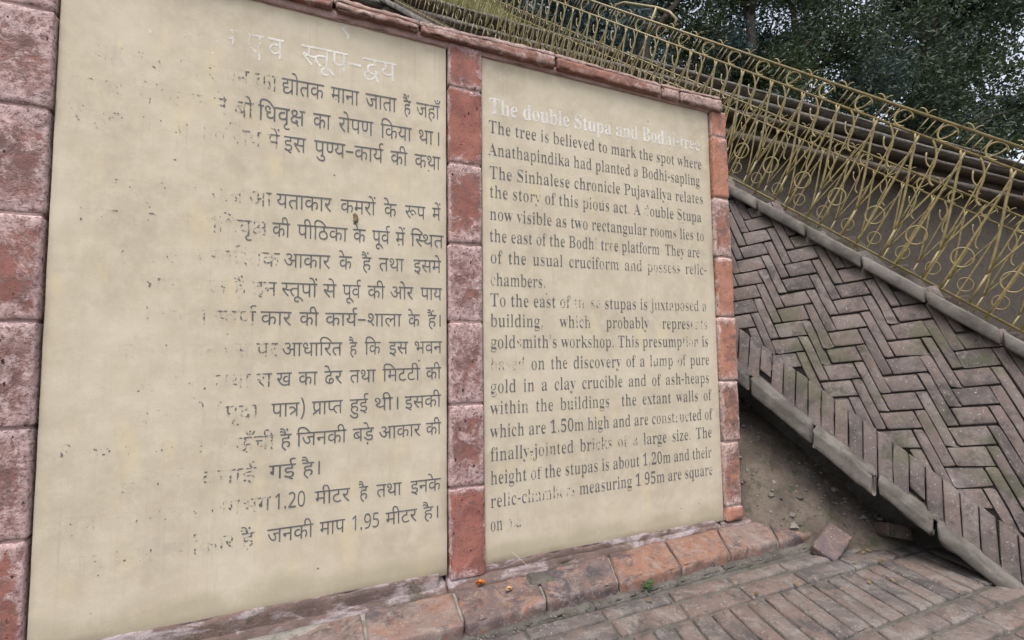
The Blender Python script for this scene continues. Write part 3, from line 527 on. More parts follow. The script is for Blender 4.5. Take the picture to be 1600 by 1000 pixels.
 "d808":"238,-10 ~188,-10 ~96,9 64,29 64,113 ~86,98 ~147,77 ~213,66 240,66 ~317,66 ~404,140 404,219 ~404,290 ~318,363 236,363 ~210,363 ~143,354 123,350 79,378 106,714 443,714 443,633 183,633 164,428 ~180,432 ~235,438 266,438 ~331,438 ~434,391 ~495,298 495,229 ~495,117 ~363,-10",
 "d812":"190,-10 ~171,-10 ~123,-5 106,-1 106,75 ~123,69 ~166,63 187,63 ~253,63 ~339,109 ~387,188 ~409,292 411,350 405,350 ~386,315 ~313,267 255,267 ~163,267 ~52,381 52,484 ~52,596 ~169,724 269,724 ~335,724 ~440,656 ~502,516 502,409 ~502,348 ~487,227 ~447,120 ~377,37 ~268,-10|267,337 ~311,337 ~377,376 ~413,436 413,467 ~413,511 ~381,594 ~318,649 270,649 ~212,649 ~138,569 138,484 ~138,416 ~203,337",
 "d830":"40,343 460,343 460,261 40,261",
 "'":"85,456 65,714 160,714 140,456",
 ',':"41,-129 ~55,-72 ~84,64 91,116 185,116 192,105 ~179,52 ~130,-75 106,-129",
 '-':"40,229 40,307 282,307 282,229",
 '.':"133,-14 ~108,-14 ~72,18 72,54 ~72,91 ~108,121 133,121 ~159,121 ~196,91 196,54 ~196,18 ~159,-14",
 '0':"280,-10 ~189,-10 ~81,82 ~34,248 34,359 ~34,470 ~81,634 ~189,724 281,724 ~368,724 ~475,634 ~525,469 525,358 ~525,247 ~475,82 ~367,-10|280,55 ~336,55 ~370,215 370,358 ~370,501 ~336,659 281,659 ~225,659 ~189,501 189,358 ~189,215 ~225,55",
 '1':"97,0 97,53 179,53 ~205,53 ~229,81 229,118 229,619 ~191,573 ~130,515 100,515 ~76,515 ~42,555 42,589 ~72,597 ~147,629 196,666 266,718 378,718 378,118 ~378,87 ~398,53 429,53 510,53 510,0",
 '2':"35,0 35,103 183,254 ~245,317 ~311,413 ~337,501 337,553 ~337,610 ~295,663 259,663 ~208,663 ~167,576 167,490 ~110,490 ~39,535 39,589 ~39,625 ~88,687 ~186,724 259,724 ~371,724 ~488,635 488,558 ~488,523 ~463,457 ~405,379 ~305,276 230,205 130,110 363,110 ~394,110 ~438,146 446,179 454,210 513,210 508,0",
 '5':"245,-10 ~170,-10 ~80,25 ~40,80 40,111 ~40,146 ~84,180 120,180 ~120,152 ~141,96 ~189,60 230,60 ~263,60 ~319,89 ~353,159 353,220 ~353,295 ~282,368 217,368 ~179,368 ~129,357 106,350 60,368 92,714 470,714 475,532 418,532 410,566 ~406,584 ~388,604 364,604 156,604 140,419 ~156,425 ~219,434 250,434 ~366,434 ~506,327 506,220 ~506,155 ~459,67 ~382,14 ~290,-10",
 '9':"227,-10 ~167,-10 ~95,23 ~63,75 63,103 ~63,125 ~87,155 112,160 ~126,115 ~182,53 232,53 ~362,53 373,343 ~351,314 ~281,275 231,275 ~145,275 ~35,381 35,482 ~35,554 ~90,663 ~193,724 264,724 ~337,724 ~449,654 ~514,506 514,388 ~514,306 ~482,161 ~413,52 ~304,-10|274,347 ~309,347 ~359,384 373,414 ~372,542 ~316,657 270,657 ~227,657 ~180,572 180,488 ~180,347",
 'A':"-13,0 -13,27 ~16,27 ~54,63 73,111 307,694 334,693 572,129 ~595,75 ~629,27 660,27 660,0 341,0 341,27 ~422,27 422,68 ~422,82 406,121 376,197 154,197 117,105 ~114,98 ~111,77 111,72 ~111,27 184,27 190,27 190,0|169,239 360,239 263,475",
 'B':"24,0 24,26 ~75,28 ~111,68 111,122 111,549 ~111,592 ~95,636 ~57,653 23,653 23,678 328,678 ~590,678 590,522 ~590,399 427,368 ~623,331 623,196 ~623,103 ~482,0 354,0|271,375 280,375 ~360,375 ~424,436 424,514 ~424,582 ~378,646 322,646 ~288,646 ~271,619 271,582|330,36 ~395,36 ~448,110 448,191 ~448,274 ~377,344 294,344 271,344 271,97 ~271,63 ~296,36",
 'P':"23,0 23,26 ~75,28 ~111,66 111,120 111,564 ~111,612 ~74,650 24,653 24,678 318,678 ~446,678 500,655 ~551,633 ~609,551 609,494 ~609,409 ~483,306 360,306 271,306 271,120 ~271,66 ~307,28 360,26 360,0|271,342 300,342 ~374,342 ~435,410 435,490 ~435,568 ~384,642 322,642 ~292,642 ~271,620 271,593",
 'S':"64,-16 64,235 93,235 ~117,126 ~215,22 293,22 ~350,22 ~415,85 415,133 ~415,199 335,238 242,284 ~155,327 ~74,425 74,494 ~74,555 ~126,644 ~217,694 275,694 ~305,694 ~378,680 420,667 ~428,665 ~440,662 446,662 ~472,662 477,694 505,694 505,475 480,475 ~466,531 ~408,615 ~331,662 289,662 ~238,662 ~178,608 178,566 ~178,527 ~230,475 281,451 377,406 ~438,378 ~507,316 ~535,244 535,198 ~535,134 ~474,38 ~362,-15 286,-15 ~261,-15 ~211,-8 187,1 ~162,10 ~131,18 126,18 ~110,18 ~96,3 91,-16",
 'T':"137,0 137,26 ~191,26 ~232,66 232,120 232,645 222,645 ~143,645 ~51,556 43,473 16,473 16,678 611,678 611,472 586,472 ~569,645 400,645 392,645 392,120 ~392,64 ~431,26 488,26 488,0",
 'a':"379,-15 ~304,-15 298,52 ~230,-13 142,-13 ~90,-13 ~30,47 30,94 ~30,160 ~159,245 296,283 296,359 ~296,401 ~260,440 220,440 ~155,440 155,408 ~155,402 169,382 ~183,362 183,344 ~183,317 ~144,284 115,284 ~84,284 ~49,321 49,352 ~49,387 ~98,442 ~184,474 241,474 ~348,474 ~436,396 436,313 436,93 ~436,67 439,59 ~442,51 453,51 ~463,51 477,62 490,41 ~441,-15|225,50 ~239,50 ~279,72 296,94 296,252 ~176,224 176,125 ~176,50",
 'b':"64,-17 64,578 ~64,625 ~45,651 12,654 12,678 206,678 206,415 ~255,474 329,474 ~382,474 ~463,416 ~509,314 509,247 ~509,171 ~452,53 ~351,-15 286,-15 ~219,-15 156,42 79,-17|272,21 ~325,21 345,73 ~365,127 365,238 ~365,330 ~323,417 274,417 ~251,417 ~211,386 206,360 206,102 ~206,21",
 'c':"232,-15 ~175,-15 ~83,47 ~29,155 29,223 ~29,296 ~90,409 ~195,475 260,475 ~332,475 ~413,413 413,365 ~413,337 ~380,304 352,304 ~292,304 292,373 ~292,381 ~294,397 294,404 ~294,442 252,442 ~167,442 167,279 ~167,170 ~241,57 304,57 ~357,57 404,107 424,90 ~349,-15",
 'd':"208,-15 ~156,-15 ~75,46 ~29,152 29,219 ~29,296 ~78,411 ~164,474 217,474 ~287,474 332,417 332,597 ~332,628 ~300,653 262,654 262,678 475,678 475,112 ~475,75 ~492,46 526,41 526,16 ~446,16 332,-15 332,58 ~290,-15|255,42 ~278,42 ~323,81 332,113 332,360 ~328,385 ~286,418 259,418 ~212,418 194,372 ~175,325 175,228 ~175,134 193,87 ~211,42",
 'e':"229,-15 ~171,-15 ~81,46 ~29,158 29,234 ~29,304 ~83,412 ~176,474 234,474 ~320,474 ~421,360 421,258 421,247 174,247 ~176,63 297,63 ~356,63 402,128 424,108 ~351,-15|173,286 300,286 300,320 ~300,383 ~275,442 240,442 ~173,442 173,303",
 'f':"22,0 22,24 ~48,26 ~70,39 74,52 ~78,63 78,109 78,412 24,412 24,462 78,462 78,526 ~78,605 ~174,692 259,692 ~322,692 ~392,635 392,595 ~392,563 ~358,529 334,529 ~307,529 ~275,558 275,582 ~275,602 287,626 ~289,629 ~294,641 294,644 ~294,660 268,660 ~237,660 ~220,620 220,581 220,462 303,462 303,412 220,412 220,97 ~220,52 ~250,24 297,24 297,0",
 'g':"217,-209 ~120,-209 71,-181 ~21,-152 21,-111 ~21,-62 102,-38 ~35,-6 35,45 ~35,82 ~91,138 152,164 ~33,208 33,316 ~33,363 ~85,434 ~176,474 234,474 ~293,474 347,453 472,453 472,399 399,399 ~434,356 434,303 ~434,259 ~388,191 ~308,153 256,153 ~245,153 ~222,155 211,155 ~185,155 ~150,126 150,106 ~150,73 210,73 261,73 ~340,73 ~431,47 ~470,-9 470,-55 ~470,-127 ~341,-209|234,185 ~270,185 ~297,249 297,314 ~297,380 ~270,442 234,442 ~199,442 ~170,380 170,314 ~170,249 ~199,185|239,-173 ~392,-173 392,-98 ~392,-72 ~350,-51 305,-51 144,-51 ~109,-74 109,-108 ~109,-134 141,-154 ~172,-173",
 'h':"27,0 27,24 ~56,25 ~78,51 78,83 78,594 ~78,625 ~58,653 28,655 28,678 220,678 220,397 ~276,474 362,474 ~492,474 492,315 492,83 ~492,52 ~512,25 541,24 541,0 301,0 301,24 308,24 ~350,24 350,83 350,323 ~350,364 ~332,404 302,404 ~255,404 220,350 220,83 ~220,52 ~239,25 268,24 268,0",
 'i':"150,539 ~118,539 ~75,582 75,614 ~75,646 ~118,690 150,690 ~182,690 ~225,646 225,614 ~225,582 ~181,539|27,0 27,24 ~57,26 ~78,50 78,83 78,375 ~78,412 ~61,436 30,437 31,462 221,462 221,83 ~221,52 ~239,26 268,24 268,0",
 'j':"158,541 ~126,541 ~83,584 83,616 ~83,648 ~127,692 158,692 ~190,692 ~234,648 234,616 ~234,585 ~190,541|53,-209 ~15,-209 ~-47,-181 ~-83,-133 -83,-104 ~-83,-76 ~-50,-43 -22,-43 ~5,-43 ~39,-73 39,-98 ~39,-113 28,-130 ~16,-148 16,-153 ~16,-174 46,-174 ~79,-174 ~95,-123 95,-80 95,372 ~95,410 ~71,437 33,438 33,462 237,462 237,-32 ~237,-120 ~140,-209",
 'k':"26,0 26,24 ~57,26 ~78,51 78,83 78,592 ~78,627 ~62,652 30,654 31,678 220,678 220,251 338,369 ~363,394 363,414 ~363,437 311,437 306,437 306,462 514,462 514,437 ~456,434 409,387 331,311 515,51 ~534,24 560,24 560,0 314,0 314,24 323,24 ~356,24 356,47 ~356,58 345,73 242,219 220,200 220,83 ~220,52 ~239,26 268,24 268,0",
 'l':"27,0 27,24 ~57,26 ~78,50 78,83 78,592 ~78,625 ~62,653 30,654 30,678 221,678 221,83 ~221,52 ~239,26 268,24 268,0",
 'm':"27,0 27,24 ~56,25 ~78,51 78,83 78,377 ~78,408 ~58,437 28,438 28,462 218,462 218,394 ~275,474 353,474 ~455,474 477,389 ~535,474 622,474 ~750,474 750,315 750,83 ~750,52 ~769,25 798,24 798,0 562,0 562,24 ~590,25 ~610,53 610,83 610,323 ~610,364 ~592,404 562,404 ~518,404 483,353 483,83 ~483,53 ~502,25 530,24 530,0 297,0 297,24 ~325,25 ~345,53 345,83 345,323 ~345,363 ~327,404 297,404 ~250,404 218,350 218,83 ~218,53 ~236,26 264,24 264,0",
 'n':"27,0 27,24 ~56,25 ~78,51 78,83 78,377 ~78,408 ~58,437 28,438 28,462 220,462 220,398 ~275,474 362,474 ~492,474 492,315 492,83 ~492,52 ~512,25 541,24 541,0 301,0 301,24 308,24 ~350,24 350,83 350,323 ~350,364 ~332,404 302,404 ~255,404 220,350 220,83 ~220,52 ~239,25 268,24 268,0",
 'o':"251,-15 ~185,-15 ~84,49 ~28,160 28,229 ~28,300 ~84,411 ~185,474 250,474 ~315,474 ~415,412 ~472,302 472,229 ~472,157 ~415,47 ~316,-15|251,17 ~293,17 311,58 ~320,78 ~327,164 327,229 ~327,361 309,403 ~291,445 251,445 ~207,445 191,403 ~174,360 174,230 ~174,165 ~182,78 191,58 ~209,17",
 'p':"26,-207 26,-184 ~49,-183 ~71,-166 75,-150 ~78,-135 78,-95 78,362 ~78,408 ~60,435 29,439 29,462 213,462 213,391 ~258,475 343,475 ~396,475 ~476,413 ~521,306 521,238 ~521,165 ~475,50 ~392,-15 338,-15 ~265,-15 220,48 220,-86 ~220,-126 ~232,-168 ~265,-182 294,-183 294,-207|291,42 ~337,42 356,88 ~376,136 376,230 ~376,321 359,369 ~343,414 296,414 ~250,414 220,350 220,102 ~243,42",
 'q':"260,-207 260,-183 ~304,-181 ~333,-158 333,-124 333,43 ~284,-14 211,-14 ~158,-14 ~76,44 ~30,147 30,214 ~30,290 ~88,408 ~189,475 253,475 ~321,475 383,419 460,477 476,477 476,-124 ~476,-156 ~496,-182 527,-183 527,-207|266,44 ~289,44 ~329,74 333,100 333,359 ~333,439 267,439 ~216,439 195,389 ~174,338 174,232 ~174,136 ~215,44",
 'r':"27,0 27,24 ~57,26 ~78,50 78,83 78,375 ~78,413 ~60,436 30,437 31,462 217,462 217,375 ~243,423 ~314,474 347,474 ~389,474 ~431,431 431,396 ~431,367 ~397,331 369,331 ~343,331 ~318,356 308,372 ~298,387 281,387 ~260,387 ~222,332 222,286 222,83 ~222,49 ~251,26 294,24 294,0",
 's':"225,-15 ~185,-15 129,9 ~120,13 109,13 ~85,13 76,-13 53,-13 53,157 79,157 ~93,94 ~165,22 209,22 ~246,22 ~286,57 286,87 ~286,129 232,156 159,193 ~107,219 ~55,285 55,328 ~55,391 ~138,475 210,475 ~226,475 ~268,466 296,458 ~301,457 ~313,454 317,454 ~334,454 343,475 363,475 363,330 340,330 ~324,384 ~261,441 222,441 ~190,441 ~156,410 156,386 ~156,362 ~187,330 218,315 285,282 ~336,257 ~383,194 383,141 ~383,69 ~296,-15",
 't':"184,-14 ~124,-14 ~72,45 72,106 72,415 30,415 30,446 ~90,503 ~172,596 192,631 215,631 215,462 309,462 309,415 215,415 215,122 ~215,91 ~230,60 250,60 ~285,60 307,111 331,98 ~285,-14",
 'u':"195,-15 ~126,-15 ~68,66 68,144 68,369 ~68,404 ~49,437 17,438 17,462 211,462 211,110 ~211,84 ~238,53 263,53 ~309,53 340,98 340,369 ~340,407 ~318,437 282,438 282,462 482,462 482,104 ~482,70 ~504,46 536,44 536,19 ~454,19 340,-15 340,60 ~315,25 ~239,-15",
 'v':"212,-15 57,369 ~44,401 ~22,436 -4,437 -4,462 244,462 244,438 232,438 ~192,438 192,411 ~192,405 194,399 275,182 351,376 ~359,397 359,405 ~359,438 303,438 303,462 454,462 454,439 ~426,433 ~401,397 387,362 238,-15",
 'w':"182,-15 25,394 ~18,413 ~0,434 -16,437 -16,462 206,462 206,437 ~186,436 ~170,425 170,411 ~170,404 ~174,387 178,376 248,189 314,350 299,396 ~291,421 ~274,438 250,439 250,462 481,462 481,437 ~440,435 440,411 ~440,407 ~442,394 443,390 500,210 569,381 ~576,398 576,410 ~576,424 ~555,436 530,439 530,462 663,462 663,439 ~642,438 ~623,409 613,384 453,-15 430,-15 332,293 208,-15",
 'x':"7,0 7,22 ~52,34 92,84 183,203 64,392 ~37,434 6,437 6,462 251,462 251,438 ~209,438 209,417 ~209,409 222,387 273,306 333,382 ~349,401 349,415 ~349,428 338,432 ~328,437 299,438 299,462 463,462 463,441 ~421,432 378,378 295,274 434,54 ~443,40 ~459,24 475,23 475,0 231,0 231,24 ~253,24 265,29 ~276,34 276,45 ~276,61 258,88 205,170 145,91 ~126,66 126,51 ~126,22 170,22 175,22 175,0",
 'y':"78,-209 ~40,-209 ~-10,-163 -10,-125 ~-10,-99 ~24,-59 53,-59 ~79,-59 ~111,-88 111,-113 ~111,-117 ~110,-125 110,-130 ~110,-147 128,-147 ~145,-147 170,-110 ~183,-91 ~202,-41 209,-7 54,373 ~45,396 ~28,423 23,428 ~14,437 -5,437 -7,437 -7,462 241,462 241,437 ~213,436 ~191,426 191,409 ~191,404 ~195,390 198,382 276,177 343,359 ~349,375 ~354,399 354,408 ~354,425 ~329,437 302,437 302,462 446,462 446,437 ~425,437 ~400,399 386,361 241,-36 ~216,-105 ~169,-180 ~115,-209",
 'z':"19,0 19,21 250,428 191,428 ~136,428 ~79,381 65,322 39,322 47,462 409,462 409,433 187,37 227,37 ~297,37 ~366,93 387,160 411,160 399,0",
}
ADV={"'": 225, ',': 268, '-': 322, '.': 268, '0': 559, '1': 559, '2': 559, '5': 559, '9': 559, 'A': 650, 'B': 659, 'P': 622, 'S': 581, 'T': 630, 'a': 512, 'b': 537, 'c': 437, 'd': 551, 'e': 448, 'f': 318, 'g': 487, 'h': 567, 'i': 295, 'j': 312, 'k': 534, 'l': 297, 'm': 825, 'n': 567, 'o': 501, 'p': 553, 'q': 542, 'r': 428, 's': 429, 't': 340, 'u': 558, 'v': 456, 'w': 647, 'x': 475, 'y': 447, 'z': 436}
EN=[
 ('The double Stupa and Bodhi-tree', '3441311111111111144411114415555', 0.0282, 1.8563, 1.1273, 1.8707, 1),
 ('The tree is believed to mark the spot where', '1111511116611111111111111111133311111144444', 0.0238, 1.7771, 1.1338, 1.7797, 1),
 ('Anathapindika had planted a Bodhi-sapling', '11112111111111111111111416661111441111111', 0.023, 1.6849, 1.1187, 1.6958, 1),
 ('The Sinhalese chronicle Pujavaliya relates', '411111111111111113333331111111111115555555', 0.0258, 1.5896, 1.1363, 1.6078, 1),
 ('the story of this pious act. A double Stupa', '1111111661111111116611111117151811111111111', 0.0251, 1.5126, 1.1208, 1.5165, 1),
 ('now visible as two rectangular rooms lies to', '11111111111111111111111111111115555515555555', 0.0243, 1.4221, 1.1326, 1.4241, 1),
 ('the east of the Bodhi tree platform. They are', '111111111551111111116107700000011118111111111', 0.0235, 1.3356, 1.1014, 1.3417, 1),
 ('of the usual cruciform and possess relic-', '11111111115114111116661666166666661555551', 0.0263, 1.25, 1.1407, 1.2599, 1),
 ('chambers.', '711111444', 0.0255, 1.1612, 0.2712, 1.1611, 0),
 ('To the east of these stupas is juxtaposed a', '4113111111116618888811111111441666666666666', 0.0247, 1.0797, 1.1318, 1.084, 1),
 ('building, which probably represents', '51111111111166611311111111111117777', 0.024, 0.9994, 1.1328, 0.9978, 1),
 ("goldsmith's workshop. This presumption is", '51117111111111111115511155111111117777111', 0.0232, 0.9156, 1.134, 0.9152, 1),
 ('based on the discovery of a lump of pure', '8888811115551111111111111111666666614444', 0.0224, 0.829, 1.135, 0.8289, 1),
 ('gold in a clay crucible and of ash-heaps', '6111144111111111111111111111111111114444', 0.0216, 0.7429, 1.1306, 0.7432, 1),
 ('within the buildings  the extant walls of', '55555555551555555555111111111111111111111', 0.0209, 0.6607, 1.1372, 0.6616, 1),
 ('which are 1.50m high and are constructed of', '1133311111161111111111111111111777777111111', 0.0201, 0.5724, 1.138, 0.5725, 1),
 ('finally-jointed bricks of a large size. The', '1111111166666111117777777771111111111161111', 0.0192, 0.4848, 1.1336, 0.4882, 1),
 ('height of the stupas is about 1.20m and their', '411111166111111111111111111111111111111144444', 0.0184, 0.3971, 1.1267, 0.3967, 1),
 ('relic-chambers measuring 1.95m are square', '11161117777888111111111111811111111115555', 0.0176, 0.3106, 1.13, 0.3167, 1),
 ('on plan.', '11188888', 0.0168, 0.2247, 0.1897, 0.2248, 0),
]
HW=[
 (0, '57,0', -0.7664, 1.9725, -0.717, 1.9729, 8.649e-05, 0.073, 0.35),
 (0, '215,0 40,389 70,959 46,959 830,1527 529,2027 51,2647', -0.6633, 1.9734, -0.3381, 1.9761, 0.0001003, 0.073, 0.35),
 (0, '48,0 79,571 67,830 43,1089 57,1704 71,2260 179,2260 19,3232', -1.1333, 1.9694, -0.7784, 1.9724, 9.34e-05, 0.073, 0.74),
 (1, '536,0 79,684 40,943 25,1513', -0.7223, 1.8405, -0.5879, 1.8417, 5.87e-05, 0.0535, 0.12),
 (1, '50,0 66,598 44,857 66,1412', -0.566, 1.8419, -0.4705, 1.8427, 5.666e-05, 0.0535, 0.12),
 (1, '32,0 66,742 40,1001 66,1571', -0.4486, 1.8428, -0.3376, 1.8438, 6.023e-05, 0.0535, 0.12),
 (1, '61,47 452,428', -0.3143, 1.844, -0.2834, 1.8442, 5.219e-05, 0.0535, 0.12),
 (1, '32,0 61,742 66,1273 5,1532', -0.2646, 1.8444, -0.1717, 1.8452, 5.803e-05, 0.0535, 0.42),
 (1, '51,0 61,580 57,1371 71,1927 179,1927 13,2899 60,3447 215,4383 41,4772 66,5414 44,5673 25,6488 66,7250', -1.2289, 1.8363, -0.7343, 1.8404, 6.574e-05, 0.0535, 0.74),
 (2, '67,0 43,259 57,874 71,1430 179,1430', -0.7914, 1.7333, -0.6474, 1.7352, 6.677e-05, 0.0525, 0.12),
 (2, '25,0 66,762', -0.6225, 1.7355, -0.5647, 1.7363, 5.584e-05, 0.0525, 0.12),
 (2, '52,0 79,409 46,668 39,1236', -0.5394, 1.7366, -0.4199, 1.7382, 6.056e-05, 0.0525, 0.12),
 (2, '67,0 25,259 51,1021 66,1601', -0.3952, 1.7385, -0.2813, 1.74, 6.079e-05, 0.0525, 0.12),
 (2, '41,-46 66,596', -0.255, 1.7404, -0.1997, 1.7411, 6.366e-05, 0.0525, 0.12),
 (2, '104,-194', -0.1816, 1.7414, -0.1764, 1.7414, 6.411e-05, 0.0525, 0.12),
 (2, '9,-29 44,735 66,1290 41,1549 67,2191 46,2450 67,3018 197,3277 37,3744 25,4321 44,5343 75,5898 48,6158 79,6729', -1.285, 1.7267, -0.8034, 1.7331, 6.878e-05, 0.0525, 0.74),
 (3, '11,0 60,491', -0.712, 1.6388, -0.6428, 1.6395, 5.862e-05, 0.051, 0.12),
 (3, '46,0 69,568 197,568 51,1035 830,1615 25,2115 66,2877 51,3136 181,3716', -0.6174, 1.6398, -0.384, 1.6425, 6.246e-05, 0.051, 0.12),
 (3, '25,0 68,762', -0.359, 1.6428, -0.2965, 1.6435, 6.037e-05, 0.051, 0.12),
 (3, '25,0 41,762 66,1404', -0.2705, 1.6438, -0.172, 1.6449, 5.871e-05, 0.051, 0.12),
 (3, '67,0 60,259 6,935 61,935 54,1466 68,2144 256,2663 6,3226 41,3226 46,4128 70,4696 32,4696 66,5438 57,5697 67,6253 54,6512 51,7190 50,8030 449,8628', -1.285, 1.6322, -0.724, 1.6386, 6.491e-05, 0.051, 0.74),
 (4, '51,0 40,580 66,1150 25,1409 66,2171 52,2430', -0.731, 1.4378, -0.5577, 1.4406, 6.072e-05, 0.0485, 0.12),
 (4, '25,0 50,762 52,1360 461,1769', -0.5294, 1.441, -0.4096, 1.4429, 5.863e-05, 0.0485, 0.12),
 (4, '25,12 75,409', -0.3816, 1.4433, -0.3353, 1.444, 5.871e-05, 0.0485, 0.12),
 (4, '418,0 46,787', -0.3057, 1.4445, -0.2297, 1.4457, 5.549e-05, 0.0485, 0.12),
 (4, '50,0 449,598', -0.2044, 1.4461, -0.1711, 1.4466, 5.437e-05, 0.0485, 0.12),
 (4, '61,47 76,428 215,838 40,1227 70,1797 46,1797 529,2625 51,3245 9,4085 48,4849 10,5680', -1.1879, 1.4307, -0.743, 1.4376, 6.622e-05, 0.0485, 0.74),
 (5, '25,0 68,762', -0.7416, 1.3385, -0.6875, 1.3388, 5.23e-05, 0.0475, 0.12),
 (5, '46,0 68,568 67,827 36,1086 25,1671 66,2433', -0.666, 1.3389, -0.5045, 1.3399, 5.967e-05, 0.0475, 0.12),
 (5, '25,12 75,409', -0.4868, 1.3401, -0.4434, 1.3403, 5.501e-05, 0.0475, 0.12),
 (5, '46,0 70,568 57,568 181,1124', -0.4216, 1.3405, -0.3592, 1.3409, 5.449e-05, 0.0475, 0.12),
 (5, '50,0 449,598', -0.3396, 1.341, -0.3048, 1.3412, 5.697e-05, 0.0475, 0.12),
 (5, '67,0 215,259 41,648 40,1290', -0.2853, 1.3413, -0.1597, 1.3421, 6.7e-05, 0.0475, 0.12),
 (5, '67,0 42,259 26,779 40,1597 75,2167 61,2427 452,2808 32,3218 79,3960 48,4479 79,5050 67,5309 43,5568 57,6183 71,6739 179,6739', -1.2479, 1.3353, -0.7536, 1.3384, 6.621e-05, 0.0475, 0.74),
 (6, '10,-29 25,994 66,1756 52,2015', -0.7048, 1.2371, -0.5596, 1.2395, 5.956e-05, 0.0465, 0.12),
 (6, '25,12 75,409', -0.5325, 1.24, -0.4886, 1.2407, 5.573e-05, 0.0465, 0.12),
 (6, '61,47 452,428', -0.4578, 1.2412, -0.4226, 1.2418, 5.936e-05, 0.0465, 0.12),
 (6, '40,0 41,570 66,1212', -0.3979, 1.2422, -0.3081, 1.2437, 6.045e-05, 0.0465, 0.12),
 (6, '11,0 60,491 50,1167 75,1765', -0.2741, 1.2442, -0.1696, 1.246, 5.874e-05, 0.0465, 0.12),
 (6, '61,47 452,428 51,838 75,1418 215,1678 40,2067 70,2637 46,2637 215,3465 57,3854 67,4410 215,4669 40,5058 25,5628', -1.1497, 1.2298, -0.7168, 1.2369, 6.759e-05, 0.0465, 0.74),
 (7, '215,0 40,389 70,959 46,959 461,1527', -0.7106, 1.1391, -0.5997, 1.1397, 6.161e-05, 0.0455, 0.12),
 (7, '60,0 75,676', -0.5823, 1.1398, -0.5384, 1.14, 6.346e-05, 0.0455, 0.12),
 (7, '46,0 70,568 57,568 181,1124', -0.5194, 1.1401, -0.4586, 1.1404, 5.311e-05, 0.0455, 0.12),
 (7, '25,0 68,762', -0.4361, 1.1406, -0.3752, 1.1409, 5.883e-05, 0.0455, 0.12),
 (7, '23,-29 52,994', -0.3565, 1.141, -0.2739, 1.1414, 5.822e-05, 0.0455, 0.12),
 (7, '46,0 66,568 51,827', -0.2481, 1.1416, -0.1666, 1.142, 5.735e-05, 0.0455, 0.12),
 (7, '43,-42 66,573 40,832 69,1402 25,1662 179,2424 61,3396 452,3777 11,4187 44,4678', -1.0772, 1.1371, -0.7226, 1.139, 6.758e-05, 0.0455, 0.74),
 (8, '25,0 66,762 52,1021', -0.7698, 1.0419, -0.6778, 1.0419, 6.369e-05, 0.045, 0.12),
 (8, '25,0 68,762', -0.6545, 1.0418, -0.5941, 1.0418, 5.839e-05, 0.045, 0.12),
 (8, '25,0 66,762 51,1021 181,1601 830,1601 58,2101 66,2781 54,3040 66,3718', -0.5741, 1.0418, -0.3158, 1.0417, 6.472e-05, 0.045, 0.12),
 (8, '25,12 75,409', -0.2936, 1.0417, -0.2499, 1.0417, 5.545e-05, 0.045, 0.12),
 (8, '61,47 452,428 104,578', -0.2234, 1.0417, -0.1719, 1.0416, 6.034e-05, 0.045, 0.12),
 (8, '27,0 51,563 75,1143 49,1403 57,2106 44,2662 215,3477 57,3866 39,4422 181,5145', -1.1414, 1.0421, -0.7818, 1.0419, 6.959e-05, 0.045, 0.74),
 (9, '10,-29 43,994 66,1609 67,1868 52,2127 40,2536', -0.7044, 0.9391, -0.5172, 0.9406, 6.001e-05, 0.0445, 0.12),
 (9, '61,47 76,428', -0.4965, 0.9408, -0.4679, 0.941, 4.823e-05, 0.0445, 0.12),
 (9, '67,0 25,259', -0.444, 0.9412, -0.389, 0.9417, 5.308e-05, 0.0445, 0.12),
 (9, '11,0 60,491', -0.3613, 0.9419, -0.2928, 0.9424, 5.795e-05, 0.0445, 0.12),
 (9, '49,-46 57,657 44,1213', -0.2693, 0.9426, -0.167, 0.9435, 5.739e-05, 0.0445, 0.12),
 (9, '51,0 61,580 9,1371 44,2135 69,2690 50,2690 66,3288 44,3547 11,4362 60,4853 46,5789 52,6357', -1.1479, 0.9355, -0.7164, 0.939, 6.363e-05, 0.0445, 0.74),
 (10, '26,0', -0.7198, 0.8414, -0.6739, 0.842, 5.515e-05, 0.044, 0.12),
 (10, '25,0 66,762', -0.6543, 0.8422, -0.5955, 0.8429, 5.686e-05, 0.044, 0.12),
 (10, '38,0 75,413 52,563', -0.5741, 0.8431, -0.5161, 0.8438, 5.872e-05, 0.044, 0.12),
 (10, '40,0 41,570 66,1212', -0.4928, 0.8441, -0.4055, 0.8451, 5.88e-05, 0.044, 0.12),
 (10, '67,0 50,259 35,857 35,1361 68,1865', -0.3827, 0.8454, -0.2491, 0.8469, 6.249e-05, 0.044, 0.12),
 (10, '25,0 68,762', -0.2283, 0.8472, -0.1704, 0.8479, 5.596e-05, 0.044, 0.12),
 (10, '50,0 449,598 60,858 79,1534 44,1793 66,2348 40,2867 41,3437 66,4079 52,4598 66,5007', -1.084, 0.8372, -0.7318, 0.8413, 6.669e-05, 0.044, 0.74),
 (11, '46,0 66,568 269,827 796,1379', -0.7325, 0.7421, -0.6325, 0.7429, 6.008e-05, 0.044, 0.12),
 (11, '274,0 66,568 203,827 40,1135', -0.6116, 0.7431, -0.5134, 0.7439, 5.711e-05, 0.044, 0.12),
 (11, '403,0 12,531', -0.4918, 0.7441, -0.4301, 0.7446, 5.955e-05, 0.044, 0.12),
 (11, '41,-46 68,596 104,855', -0.4088, 0.7448, -0.3265, 0.7455, 7.279e-05, 0.044, 0.12),
 (11, '11,0 60,491 25,1167 68,1929', -0.3047, 0.7457, -0.1706, 0.7468, 6.093e-05, 0.044, 0.12),
 (11, '25,23 69,455 36,785 66,1370 54,1629 68,2307 795,2826 50,3180 71,3778 42,3778 66,4298', -1.0939, 0.739, -0.7675, 0.7418, 7.14e-05, 0.044, 0.74),
